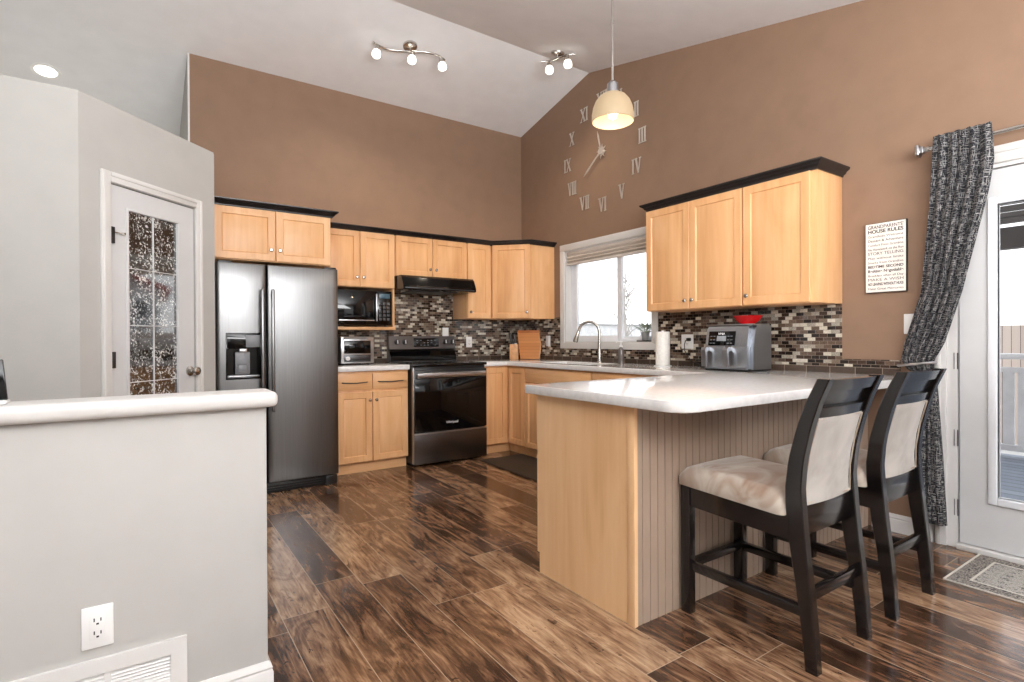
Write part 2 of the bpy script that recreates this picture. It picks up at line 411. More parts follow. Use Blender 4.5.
# ceiling: two pitched planes meeting at a ridge
b = bmn()
pr = [(YB, ceil_z(YB)), (YR, HR), (1.8, ceil_z(1.8)), (1.8, ceil_z(1.8) + 0.15), (YR, HR + 0.15), (YB, ceil_z(YB) + 0.15)]
prism(b, [(XLEFT, y, z) for y, z in pr], (0.2 - XLEFT, 0, 0)); struct('ceiling', b, M_CEIL, 'white vaulted ceiling', smooth=False)
# back wall (brown), ends in an outside corner at x = -3.35
b = bmn(); box(b, -3.35, 0.15, 0, 0.15, 0, ceil_z(0) + 0.02); struct('wall_back', b, M_BROWNWALL, 'brown back wall above the cabinets')
b = bmn(); box(b, -3.362, -3.35, 0.0, 1.8, 2.3, ceil_z(0) + 0.0); struct('wall_alcove_side', b, M_WHITEWALL)
b = bmn(); box(b, XLEFT, -3.35, 1.7, 1.8, 0, 3.7); struct('wall_alcove', b, M_WHITEWALL)
# right wall (brown) with window and patio door openings
WIN = (-0.79, -1.97, 1.11, 2.07); DOOR = (-4.075, -5.03, 0.0, 2.04)
b = bmn()
outer = [(0, 0), (0, ceil_z(0)), (YR, HR), (YB, ceil_z(YB)), (YB, 0), (DOOR[1], 0), (DOOR[1], DOOR[3]), (DOOR[0], DOOR[3]), (DOOR[0], 0)]
hole = [(WIN[0], WIN[2]), (WIN[1], WIN[2]), (WIN[1], WIN[3]), (WIN[0], WIN[3])]
slab(b, outer, [hole], lambda y, z: (0, y, z), (0.15, 0, 0)); struct('wall_right', b, M_BROWNWALL, 'brown gable wall with window and patio door', smooth=False)
b = bmn(); slab(b, [(XLEFT, 0), (XLEFT, ceil_z(YB)), (0.15, ceil_z(YB)), (0.15, 0)], [[(-6.9, 0.12), (-6.9, 2.05), (-4.3, 2.05), (-4.3, 0.12)], [(-1.75, 0.12), (-1.75, 2.05), (-0.45, 2.05), (-0.45, 0.12)]], lambda x, z: (x, YB, z), (0, -0.15, 0)); struct('wall_rear', b, M_WHITEWALL, smooth=False)  # unseen rear wall, openings shaped to cut frontal skylight and steer fridge reflections
b = bmn(); box(b, XLEFT - 0.1, XLEFT, YB, 1.8, 0, 3.9); struct('wall_left', b, M_WHITEWALL)
# pantry block: side return, diagonal wall with door, wall facing the camera, and its flat top
PZ = 2.44
b = bmn(); box(b, -3.37, -3.262, -0.93, 0.0, 0, PZ); struct('wall_pantry_side', b, M_WHITEWALL)
MD = T(-3.94, -1.633, 0, 45)                    # local x along the diagonal wall, -y faces the room
DL = 0.936 + 0.014
b = bmn(); slab(b, [(0, 0), (0, PZ), (DL, PZ), (DL, 0), (0.775, 0), (0.775, 2.015), (0.170, 2.015), (0.170, 0)], [], lambda s, z: (s, 0, z), (0, 0.1, 0))
bmesh.ops.transform(b, matrix=MD, verts=b.verts); struct('wall_pantry_front', b, M_WHITEWALL, 'white diagonal wall around the pantry door', smooth=False)
b = bmn(); box(b, XLEFT, -3.94, -1.633, -1.53, 0, PZ); struct('wall_hall', b, M_WHITEWALL)
b = bmn(); prism(b, [(-3.27, 0.0, PZ - 0.02), (-3.27, -0.95, PZ - 0.02), (-3.95, -1.6, PZ - 0.02), (XLEFT, -1.6, PZ - 0.02), (XLEFT, 1.7, PZ - 0.02), (-3.37, 1.7, PZ - 0.02)], (0, 0, 0.018)); struct('ceiling_pantry', b, M_WHITEWALL)
b = bmn(); box(b, -3.362, -3.348, -0.006, 0.006, PZ, ceil_z(0) - 0.002); struct('trim_1', b, M_TRIM)
# half wall in the foreground with a bullnosed cap
HWY, HWX = -3.26, -3.338
b = bmn(); box(b, XLEFT, HWX, HWY, HWY + 0.115, 0, 0.937, 0.004); struct('wall_front', b, M_WHITEWALL, 'white half wall in the foreground')
b = bmn(); box(b, XLEFT, HWX + 0.032, HWY - 0.03, HWY + 0.145, 0.935, 0.985, 0.018, seg=4); struct('trim_2', b, M_TRIM, 'white bullnose cap along the half wall')
BASEP = [(0, 0), (0.014, 0), (0.014, 0.07), (0.010, 0.078), (0.012, 0.085), (0.007, 0.098), (0.004, 0.105), (0, 0.105)]
b = bmn(); sweep(b, BASEP, [(-3.58, HWY), (HWX, HWY), (HWX, HWY + 0.115)][::1]); struct('baseboard_front', b, M_TRIM)
b = bmn(); sweep(b, BASEP, [(0, -3.69), (0, -4.0)]); struct('baseboard_right', b, M_TRIM)
# mosaic backsplash
b = bmn(); box(b, -2.38, -0.008, -0.008, 0, 0.92, 1.70); struct('trim_3', b, M_MOSX, 'brown and cream mosaic tile on the back wall')
b = bmn(); slab(b, [(-0.0, 0.92), (0, 1.38), (-0.72, 1.38), (-0.72, 1.05), (-2.04, 1.05), (-2.04, 1.38), (-3.519, 1.38), (-3.519, 1.016), (-3.84, 1.016), (-3.84, 0.92)], [], lambda y, z: (0, y, z), (-0.008, 0, 0))
struct('trim_4', b, M_MOSY, 'brown and cream mosaic tile on the window wall', smooth=False)

# ------------------------------------------------------------------ kitchen window
def window():
    b = bmn(); y0, y1, z0, z1 = WIN; c = 0.068
    for a in ((y0 + c, y1 - c, z1, z1 + c), (y0 + c, y1 - c, z0 - c + 0.008, z0), (y0 + c, y0, z0, z1), (y1, y1 - c, z0, z1)):
        box(b, -0.016, 0.0, *a, 0.003)
    root = struct('window_1', b, M_TRIM, 'white framed kitchen window over the sink'); 
    b = bmn()
    box(b, 0, 0.14, y0, y0 - 0.012, z0, z1); box(b, 0, 0.14, y1, y1 + 0.012, z0, z1); box(b, 0, 0.14, y0, y1, z0, z0 + 0.012); box(b, 0, 0.14, y0, y1, z1 - 0.012, z1)
    obj('window_jamb', b, M_TRIM, root)
    ym = -1.49
    b = bmn()
    def frame(ya, yb, x0, x1, f):
        box(b, x0, x1, ya, ya - f, z0 + 0.012, z1 - 0.012, 0.004); box(b, x0, x1, yb, yb + f, z0 + 0.012, z1 - 0.012, 0.004)
        box(b, x0, x1, ya - f, yb + f, z0 + 0.012, z0 + 0.012 + f, 0.004); box(b, x0, x1, ya - f, yb + f, z1 - 0.012 - f, z1 - 0.012, 0.004)
    frame(y0 - 0.012, y1 + 0.012, 0.075, 0.135, 0.035)
    obj('window_frame', b, M_VINYL, root)
    b = bmn(); frame(y0 - 0.047, ym - 0.045, 0.072, 0.104, 0.06); obj('sash', b, M_VINYL, root)
    b = bmn(); frame(ym + 0.03, y1 + 0.047, 0.106, 0.130, 0.05); obj('sash', b, M_VINYL, root)
    b = bmn(); box(b, 0.089, 0.093, y0 - 0.09, ym + 0.01, z0 + 0.09, z1 - 0.09); obj('glass', b, M_GLASS, root)
    b = bmn(); box(b, 0.116, 0.120, ym - 0.018, y1 + 0.085, z0 + 0.085, z1 - 0.085); obj('glass', b, M_GLASS, root)
window()
def shade():
    t = thing('pleated_shade', 'raised cream woven shade at the top of the kitchen window', 'blind', (0.02, -1.38, 2.058))
    b = bmn(); y0, y1 = WIN[0] - 0.016, WIN[1] + 0.016
    box(b, 0.004, 0.05, y0, y1, 2.03, 2.056, 0.003); obj('headrail', b, M_BLIND, t)
    b = bmn(); z = 2.03
    prof = []
    for k, d in enumerate((0.012, 0.030, 0.008, 0.034, 0.006, 0.036)): prof.append((d, 2.03 - k * 0.017))
    pts = [(-0.006 + 0.0 * i + d, z) for i, (d, z) in enumerate(prof)] + [(0.046, 1.935), (0.046, 2.03)]
    prism(b, [(x, y0, z) for x, z in pts], (0, y1 - y0, 0)); obj('folded_fabric', b, M_BLIND, t, smooth=False)
    b = bmn(); box(b, 0.0, 0.042, y0, y1, 1.918, 1.942, 0.006); obj('bottom_rail', b, M_BLIND, t)
shade()

# ------------------------------------------------------------------ doors
def wall_plate(bm, M, w, h, d=0.006): box(bm, -w / 2, w / 2, -d, 0, -h / 2, h / 2, 0.002, M)
def patio_door():
    b = bmn(); c0, c1, zt = -4.008, -4.062, 2.035
    pr = [(0, 0), (0.018, 0), (0.018, 0.0)]
    box(b, -0.02, 0, c0, c1, 0, 2.14, 0.004); box(b, -0.026, 0, c0 - 0.008, c0 - 0.03, 0, 2.13, 0.004)
    box(b, -0.02, 0, c1, -5.15, 2.05, 2.14, 0.004); box(b, -0.028, 0, c1, -5.15, 2.10, 2.128, 0.004); box(b, -0.02, 0, -5.05, -5.15, 0, 2.05, 0.004)
    root = struct('door_1', b, M_TRIM, 'white glazed patio door with curtain beside it')
    b = bmn(); box(b, -0.004, 0.15, c1 - 0.0, c1 - 0.046, 0, zt + 0.02); box(b, -0.004, 0.15, -5.05, -5.01, 0, zt + 0.02); box(b, -0.004, 0.15, c1, -5.05, zt - 0.005, zt + 0.02)
    obj('jamb', b, M_TRIM, root)
    b = bmn(); box(b, -0.03, 0.16, c1 - 0.046, -5.01, 0, 0.028, 0.004); obj('threshold', b, M_TRIM, root)
    ya, yb, za, zb = -4.117, -5.005, 0.034, 2.022
    ga, gb, gz0, gz1 = -4.275, -4.86, 0.31, 1.84
    b = bmn(); slab(b, [(ya, za), (ya, zb), (yb, zb), (yb, za)], [[(ga, gz0), (gb, gz0), (gb, gz1), (ga, gz1)]], lambda y, z: (0.0, y, z), (0.045, 0, 0)); obj('door_leaf', b, M_DOORW, root, smooth=False)
    b = bmn()
    for (a0, a1, z0, z1) in ((ga + 0.038, ga, gz0 - 0.038, gz1 + 0.038), (gb, gb - 0.038, gz0 - 0.038, gz1 + 0.038), (ga, gb, gz0 - 0.038, gz0), (ga, gb, gz1, gz1 + 0.038)):
        box(b, -0.014, 0.03, a0, a1, z0, z1, 0.006)
    obj('glazing_bead', b, M_VINYL, root)
    b = bmn(); box(b, 0.02, 0.026, ga, gb, gz0, gz1); obj('glass', b, M_GLASS, root)
    for z in (0.22, 0.60, 1.02, 1.86):
        b = bmn(); box(b, -0.007, 0.0, c1 - 0.030, c1 - 0.033, z - 0.045, z + 0.045, 0.001); cyl(b, (-0.004, c1 - 0.047, z - 0.045), (-0.004, c1 - 0.047, z + 0.045), 0.003, 8); obj('hinge', b, M_DKSTEEL, root)
    b = bmn(); cyl(b, (0, -4.94, 1.0), (-0.05, -4.94, 1.0), 0.012); tube(b, [(-0.05, -4.95, 1.0), (-0.055, -4.88, 1.0), (-0.05, -4.83, 1.0)], 0.01); obj('door_handle', b, M_CHROME, root)
patio_door()
def pantry_door():
    b = bmn()
    for (s0, s1, z0, z1) in ((0.112, 0.168, 0, 2.075), (0.776, 0.832, 0, 2.075), (0.168, 0.776, 2.018, 2.075)):
        box(b, s0, s1, -0.016, 0, z0, z1, 0.004, MD)
        if z0 == 0: box(b, s0 + (0.008 if s0 < 0.5 else 0.030), s1 - (0.030 if s0 < 0.5 else 0.008), -0.022, 0, z0, z1 - 0.004, 0.003, MD)
        else: box(b, s0, s1, -0.022, 0, z0 + 0.03, z1 - 0.008, 0.003, MD)
    root = struct('door_2', b, M_TRIM, 'white pantry door with etched glass lites')
    g = (0.284, 0.640, 0.62, 1.892)
    b = bmn(); slab(b, [(0.176, 0.01), (0.176, 2.010), (0.769, 2.010), (0.769, 0.01)], [[(g[0], g[2]), (g[1], g[2]), (g[1], g[3]), (g[0], g[3])]], lambda s, z: (s, 0.004, z), (0, 0.036, 0))
    bmesh.ops.transform(b, matrix=MD, verts=b.verts); obj('door_leaf', b, M_DOORW, root, smooth=False)
    b = bmn(); box(b, g[0], g[1], 0.014, 0.020, g[2], g[3], 0, MD); obj('glass', b, M_ETCHED, root)
    b = bmn()
    for (a0, a1, z0, z1) in ((g[0] - 0.012, g[0] + 0.004, g[2], g[3]), (g[1] - 0.004, g[1] + 0.012, g[2], g[3]), (g[0] - 0.012, g[1] + 0.012, g[3] - 0.004, g[3] + 0.012), (g[0] - 0.012, g[1] + 0.012, g[2] - 0.012, g[2] + 0.004)):
        box(b, a0, a1, -0.003, 0.016, z0, z1, 0.002, MD)
    for s in (0.462,): box(b, s - 0.0026, s + 0.0026, 0.006, 0.016, g[2], g[3], 0.001, MD)
    for z in (0.915, 1.24, 1.565): box(b, g[0], g[1], 0.006, 0.016, z - 0.0024, z + 0.0024, 0.001, MD)
    obj('muntins', b, M_DOORW, root)
    for z in (0.25, 1.048, 1.73):
        b = bmn(); box(b, 0.166, 0.186, -0.019, 0.004, z - 0.045, z + 0.045, 0.001, MD); obj('hinge', b, M_DKSTEEL, root)
    b = bmn(); box(b, 0.182, 0.25, -0.012, -0.006, 1.745, 1.752, 0.001, MD); box(b, 0.24, 0.25, -0.022, 0.002, 1.742, 1.755, 0.001, MD); obj('door_stop', b, M_CHROME, root)
    b = bmn(); Mk = MD @ Matrix.Translation((0.728, 0.004, 0.956)) @ Matrix.Rotation(R(90), 4, 'X')
    lathe(b, [(0, 0), (0.031, 0), (0.031, 0.008), (0.012, 0.012), (0.011, 0.032), (0.022, 0.038), (0.029, 0.05), (0.027, 0.062), (0.016, 0.070), (0, 0.071)], M=Mk); obj('door_knob', b, M_CHROME, root)
pantry_door()
b = bmn(); c = [-4.322, 0.64]; n = Vector((0, -(HR - H0) / YR * -1, 1))
nrm = Vector((0, -(HR - H0) / -YR, -1)).normalized(); Mr = Matrix.Translation((c[0], c[1], ceil_z(c[1]))) @ nrm.to_track_quat('Z', 'Y').to_matrix().to_4x4()
t = thing('recessed_downlight', 'round recessed ceiling light above the pantry wall', 'ceiling light', (c[0], c[1], ceil_z(c[1])))
lathe(b, [(0.075, 0.0), (0.098, 0.0), (0.098, 0.006), (0.075, 0.004), (0.075, 0.0)], M=Mr); obj('trim_ring', b, M_WHITEPL, t)
b = bmn(); lathe(b, [(0.075, 0.001), (0.0, 0.003)], M=Mr); obj('lens', b, M_DOWNL, t)
l = bpy.data.lights.new('downlight_bulb', 'SPOT'); l.energy = 60; l.color = (1, 0.95, 0.88); l.shadow_soft_size = 0.07; l.spot_size = R(150); l.spot_blend = 0.8
o = bpy.data.objects.new('downlight_bulb', l); COL.objects.link(o); o.location = nrm * 0.03; o.parent = t

# ------------------------------------------------------------------ cabinets
def panel(bm, M, w, h, t=0.02, st=0.052, rec=0.009):
    """framed door: local x 0..w, front at y = -t, z 0..h, recessed centre with sloped edge"""
    def ring(i, y): return [bm.verts.new(M @ Vector(p)) for p in ((i, y, i), (w - i, y, i), (w - i, y, h - i), (i, y, h - i))]
    e = 0.003
    rs = [ring(0, 0), ring(0, -t + e), ring(e, -t), ring(st, -t), ring(st + 0.006, -t + rec), ring(st + 0.012, -t + rec - 0.002)]
    bm.faces.new(rs[0])
    for a, c in zip(rs, rs[1:]):
        for i in range(4): bm.faces.new((a[i], a[(i + 1) % 4], c[(i + 1) % 4], c[i]))
    bm.faces.new(rs[-1][::-1]); return bm
def knob_bm(M):
    b = bmn(); lathe(b, [(0, 0), (0.006, 0), (0.005, 0.010), (0.013, 0.016), (0.015, 0.022), (0.011, 0.028), (0, 0.030)], seg=16, M=M @ Matrix.Rotation(R(90), 4, 'X')); return b
def add_door(par, M, w, h, knob=None, m=None, lab=None):
    b = bmn(); panel(b, M, w, h); d = obj('door', b, m or M_MAPLE, par, sharp=20)
    if knob: obj('knob', knob_bm(M @ Matrix.Translation((knob[0], -0.02, knob[1]))), M_CHROME, d)
    return d
def add_drawer(par, M, w, h, pull=True, m=None):
    b = bmn(); box(b, 0, w, -0.02, 0, 0, h, 0.004, M); d = obj('drawer', b, m or M_MAPLEX, par)
    if pull:
        b = bmn(); hw = w * 0.36; c = w / 2
        pts = [(c - hw, -0.02, h * 0.47), (c - hw + 0.006, -0.042, h * 0.47), (c, -0.05, h * 0.43), (c + hw - 0.006, -0.042, h * 0.47), (c + hw, -0.02, h * 0.47)]
        tube(b, [M @ Vector(p) for p in pts], 0.0045, 8); obj('pull', b, M_DKSTEEL, d)
    return d
GW, GB = 'maple wall cabinets', 'maple base cabinets'
# over the fridge (deeper)
t = thing('wall_cabinet', 'maple cabinet with two wide doors above the stainless fridge', 'cabinet', (-2.81, -0.3, 1.765), GW)
b = bmn(); box(b, -3.245, -2.38, 0, -0.60, 1.765, 2.175, 0.002); obj('body', b, M_MAPLE, t)
add_door(t, T(-3.238, -0.60, 1.772), 0.426, 0.392, (0.395, 0.085)); add_door(t, T(-2.807, -0.60, 1.772), 0.422, 0.392, (0.028, 0.085))
# over the microwave with the open niche
t = thing('wall_cabinet', 'maple cabinet with open microwave niche below two doors, beside the fridge', 'cabinet', (-2.05, -0.16, 1.245), GW)
b = bmn(); box(b, -2.376, -1.703, 0, -0.31, 1.632, 2.15, 0.002); obj('body', b, M_MAPLE, t)
b = bmn(); box(b, -2.376, -1.703, 0, -0.335, 1.243, 1.272, 0.003); obj('shelf', b, M_MAPLEX, t)
b = bmn(); box(b, -1.722, -1.703, 0, -0.31, 1.272, 1.632, 0.001); obj('side_panel', b, M_MAPLE, t)
b = bmn(); box(b, -2.376, -2.357, 0, -0.31, 1.272, 1.632, 0.001); obj('side_panel', b, M_MAPLE, t)
add_door(t, T(-2.37, -0.31, 1.637), 0.328, 0.507, (0.300, 0.085)); add_door(t, T(-2.037, -0.31, 1.637), 0.328, 0.507, (0.028, 0.085))
# over the hood
t = thing('wall_cabinet', 'short maple two-door cabinet directly above the black range hood', 'cabinet', (-1.31, -0.16, 1.757), GW)
b = bmn(); box(b, -1.699, -0.921, 0, -0.31, 1.757, 2.15, 0.002); obj('body', b, M_MAPLE, t)
add_door(t, T(-1.693, -0.31, 1.762), 0.380, 0.382, (0.350, 0.075)); add_door(t, T(-1.308, -0.31, 1.762), 0.380, 0.382, (0.030, 0.075))
# narrow
t = thing('wall_cabinet', 'narrow tall single-door maple cabinet between range hood and corner cabinet', 'cabinet', (-0.77, -0.16, 1.366), GW)
b = bmn(); box(b, -0.917, -0.617, 0, -0.31, 1.366, 2.15, 0.002); obj('body', b, M_MAPLE, t)
add_door(t, T(-0.912, -0.31, 1.371), 0.270, 0.773, (0.026, 0.062))
# diagonal corner
t = thing('wall_cabinet', 'angled single-door maple corner cabinet left of the window', 'cabinet', (-0.25, -0.25, 1.366), GW)
b = bmn(); prism(b, [(-0.613, -0.002, 1.366), (-0.613, -0.318, 1.366), (-0.318, -0.612, 1.366), (-0.002, -0.612, 1.366), (-0.002, -0.002, 1.366)], (0, 0, 0.784)); obj('body', b, M_MAPLE, t, smooth=False)
add_door(t, T(-0.608, -0.325, 1.371, -45), 0.400, 0.773, (0.372, 0.062))
# right wall, two units
MR = lambda y, z, x=-0.31: T(x, y, z, -90)
t = thing('wall_cabinet', 'maple two-door wall cabinet just right of the kitchen window', 'cabinet', (-0.16, -2.6, 1.366), GW)
b = bmn(); box(b, 0, -0.31, -2.190, -3.035, 1.366, 2.172, 0.002); obj('body', b, M_MAPLE, t)
add_door(t, MR(-2.194, 1.371), 0.412, 0.795, (0.384, 0.062)); add_door(t, MR(-2.611, 1.371), 0.420, 0.795, (0.030, 0.062))
t = thing('wall_cabinet', 'wide single-door maple wall cabinet above the air fryer, nearest the wall sign', 'cabinet', (-0.16, -3.3, 1.366), GW)
b = bmn(); box(b, 0, -0.31, -3.039, -3.521, 1.366, 2.172, 0.002); obj('body', b, M_MAPLE, t)
add_door(t, MR(-3.043, 1.371), 0.440, 0.795, (0.032, 0.062))
CROWN = [(-0.02, 0), (0.006, 0), (0.008, 0.010), (0.020, 0.018), (0.026, 0.030), (0.042, 0.040), (0.046, 0.048), (0.046, 0.055), (-0.02, 0.055)]
def crown(name, path, z, s=1.0):
    b = bmn(); sweep(b, [(o, z + h * s) for o, h in CROWN], path); return struct(name, b, M_BLACKWOOD)
crown('trim_5', [(-3.262, -0.612), (-2.372, -0.612), (-2.372, -0.345)], 2.166, 0.95)
crown('trim_6', [(-2.365, -0.322), (-0.612, -0.322), (-0.322, -0.612), (-0.0, -0.612)], 2.14, 0.85)
crown('trim_7', [(0, -2.205), (-0.322, -2.205), (-0.322, -3.523), (0, -3.523)], 2.166, 1.0)
# base: left of the range
CT, CU = 0.925, 0.882
t = thing('base_cabinet', 'maple base cabinet with two drawers and two doors between fridge and range', 'cabinet', (-2.02, -0.3, 0), GB)
b = bmn(); box(b, -2.345, -1.697, -0.01, -0.60, 0.095, CU, 0.002); obj('body', b, M_MAPLE, t)
b = bmn(); box(b, -2.345, -1.699, -0.01, -0.555, 0, 0.095); obj('toe_kick', b, M_MAPLEX, t)
add_drawer(t, T(-2.338, -0.60, 0.722), 0.300, 0.140); add_drawer(t, T(-2.030, -0.60, 0.722), 0.322, 0.140)
add_door(t, T(-2.338, -0.60, 0.100), 0.300, 0.602, (0.276, 0.530)); add_door(t, T(-2.030, -0.60, 0.100), 0.322, 0.602, (0.026, 0.530))
# corner base
t = thing('base_cabinet', 'maple corner base cabinet with folded door beside the black range', 'cabinet', (-0.4, -0.4, 0), GB)
b = bmn(); prism(b, [(-0.906, -0.01, 0.095), (-0.906, -0.60, 0.095), (-0.60, -0.60, 0.095), (-0.60, -0.908, 0.095), (-0.01, -0.908, 0.095), (-0.01, -0.01, 0.095)], (0, 0, CU - 0.095)); obj('body', b, M_MAPLE, t, smooth=False)
b = bmn(); prism(b, [(-0.904, -0.01, 0), (-0.904, -0.552, 0), (-0.552, -0.552, 0), (-0.552, -0.908, 0), (-0.01, -0.908, 0), (-0.01, -0.01, 0)], (0, 0, 0.095)); obj('toe_kick', b, M_MAPLEX, t, smooth=False)
add_door(t, T(-0.902, -0.60, 0.10), 0.276, 0.765); add_door(t, MR(-0.628, 0.10, -0.60), 0.276, 0.765)
t = thing('base_cabinet', 'maple sink base cabinet under the window with false drawer front', 'cabinet', (-0.3, -1.38, 0), GB)
b = bmn()
box(b, -0.01, -0.60, -0.911, -0.935, 0.095, CU, 0.001); box(b, -0.01, -0.60, -1.835, -1.856, 0.095, CU, 0.001); box(b, -0.01, -0.60, -0.93, -1.84, 0.095, 0.115); box(b, -0.585, -0.60, -0.93, -1.84, 0.095, CU); obj('body', b, M_MAPLE, t)
b = bmn(); box(b, -0.01, -0.552, -0.911, -1.856, 0, 0.095); obj('toe_kick', b, M_MAPLEY, t)
add_drawer(t, MR(-0.918, 0.735, -0.60), 0.932, 0.130, False, M_MAPLEY)
add_door(t, MR(-0.918, 0.10, -0.60), 0.464, 0.625, (0.436, 0.55)); add_door(t, MR(-1.386, 0.10, -0.60), 0.464, 0.625, (0.028, 0.55))
t = thing('base_cabinet', 'maple drawer cabinet under the window counter, partly hidden by the peninsula', 'cabinet', (-0.3, -2.4, 0), GB)
b = bmn(); box(b, -0.01, -0.60, -1.860, -3.02, 0.095, CU, 0.002); obj('body', b, M_MAPLE, t)
b = bmn(); box(b, -0.01, -0.552, -1.860, -3.02, 0, 0.095); obj('toe_kick', b, M_MAPLEY, t)
for k in range(2):
    add_drawer(t, MR(-1.866 - 0.565 * k, 0.735, -0.60), 0.555, 0.130, False, M_MAPLEY); add_door(t, MR(-1.866 - 0.565 * k, 0.10, -0.60), 0.555, 0.625)
# peninsula
PX, PYB, PYK = -2.061, -3.672, -3.03
t = thing('peninsula_cabinet', 'maple peninsula base with tan beadboard back below the white counter', 'cabinet', (-1.1, -3.35, 0))
b = bmn(); box(b, PX + 0.018, -0.01, PYB + 0.02, PYK, 0.1, CU); box(b, PX + 0.018, -0.01, PYB + 0.02, PYK - 0.018, 0, 0.1); obj('body', b, M_MAPLE, t)
b = bmn(); prism(b, [(PX, PYB, 0), (PX, PYB, CU), (PX, PYK, CU), (PX, PYK, 0.1), (PX, PYK - 0.017, 0.1), (PX, PYK - 0.017, 0)], (0.018, 0, 0)); obj('end_panel', b, M_MAPLEP, t, smooth=False)
b = bmn(); box(b, PX - 0.004, PX + 0.006, PYB - 0.003, PYB + 0.038, 0, CU, 0.002); obj('corner_post', b, M_MAPLEP, t)
b = bmn(); pts = [(PX + 0.006, PYB + 0.02)]; x = PX + 0.006; k = 0
yf = PYB + 0.002
pts.append((x, yf))
while x < -0.06:
    x2 = x + 0.0455
    pts += [(x2 - 0.0060, yf), (x2 - 0.0042, yf + 0.006), (x2 - 0.002, yf + 0.006), (x2, yf + 0.0005)]; x = x2
pts += [(-0.012, yf), (-0.012, PYB + 0.02)]
prism(b, [(px, py, 0.0) for px, py in pts], (0, 0, CU)); obj('beadboard', b, M_BEAD, t, smooth=False)
# countertops
b = bmn(); box(b, -2.362, -1.694, -0.009, -0.638, CU, CT, 0.004); tag(obj('countertop', b, M_QUARTZ), 'short white countertop between the fridge and the range', 'countertop', 'white quartz countertops')
def counter():
    b = bmn(); rr = 0.095; cx, cy = -2.103, -3.938
    arc = [(cx + rr - rr * math.sin(a), cy + rr - rr * math.cos(a)) for a in [math.pi / 2 * k / 8 for k in range(8, -1, -1)]]
    out = [(-0.009, -0.009), (-0.906, -0.009), (-0.906, -0.638), (-0.638, -0.638), (-0.638, -2.985), (cx, -2.985)] + arc + [(-0.009, cy)]
    sink = [(-0.17, -1.02), (-0.52, -1.02), (-0.52, -1.72), (-0.17, -1.72)]
    slab(b, out, [sink], lambda x, y: (x, y, CU), (0, 0, CT - CU))
    bmesh.ops.recalc_face_normals(b, faces=b.faces)
    es = [e for e in b.edges if len(e.link_faces) == 2 and e.calc_face_angle(0) > 0.8]
    bmesh.ops.bevel(b, geom=es, offset=0.004, segments=2, affect='EDGES', profile=0.5)
    tag(obj('countertop', b, M_QUARTZ, smooth=True, sharp=50), 'large white countertop wrapping from the range past the sink onto the peninsula', 'countertop', 'white quartz countertops')
counter()
t = thing('kitchen_sink', 'undermount steel sink in the counter below the window', 'sink', (-0.345, -1.37, 0.70))
b = bmn(); x0, x1, y0, y1 = -0.525, -0.165, -1.725, -1.015; zb = 0.70; th = 0.004
box(b, x0, x1, y0, y1, zb, zb + th); box(b, x0, x0 + th, y0, y1, zb, CU - 0.001); box(b, x1 - th, x1, y0, y1, zb, CU - 0.001); box(b, x0, x1, y0, y0 + th, zb, CU - 0.001); box(b, x0, x1, y1 - th, y1, zb, CU - 0.001); obj('basin', b, M_STEELB, t)
b = bmn(); lathe(b, [(0, 0.006), (0.03, 0.006), (0.042, 0.004), (0.042, 0.0)], (-0.345, -1.37, zb + th)); obj('drain', b, M_CHROME, t)

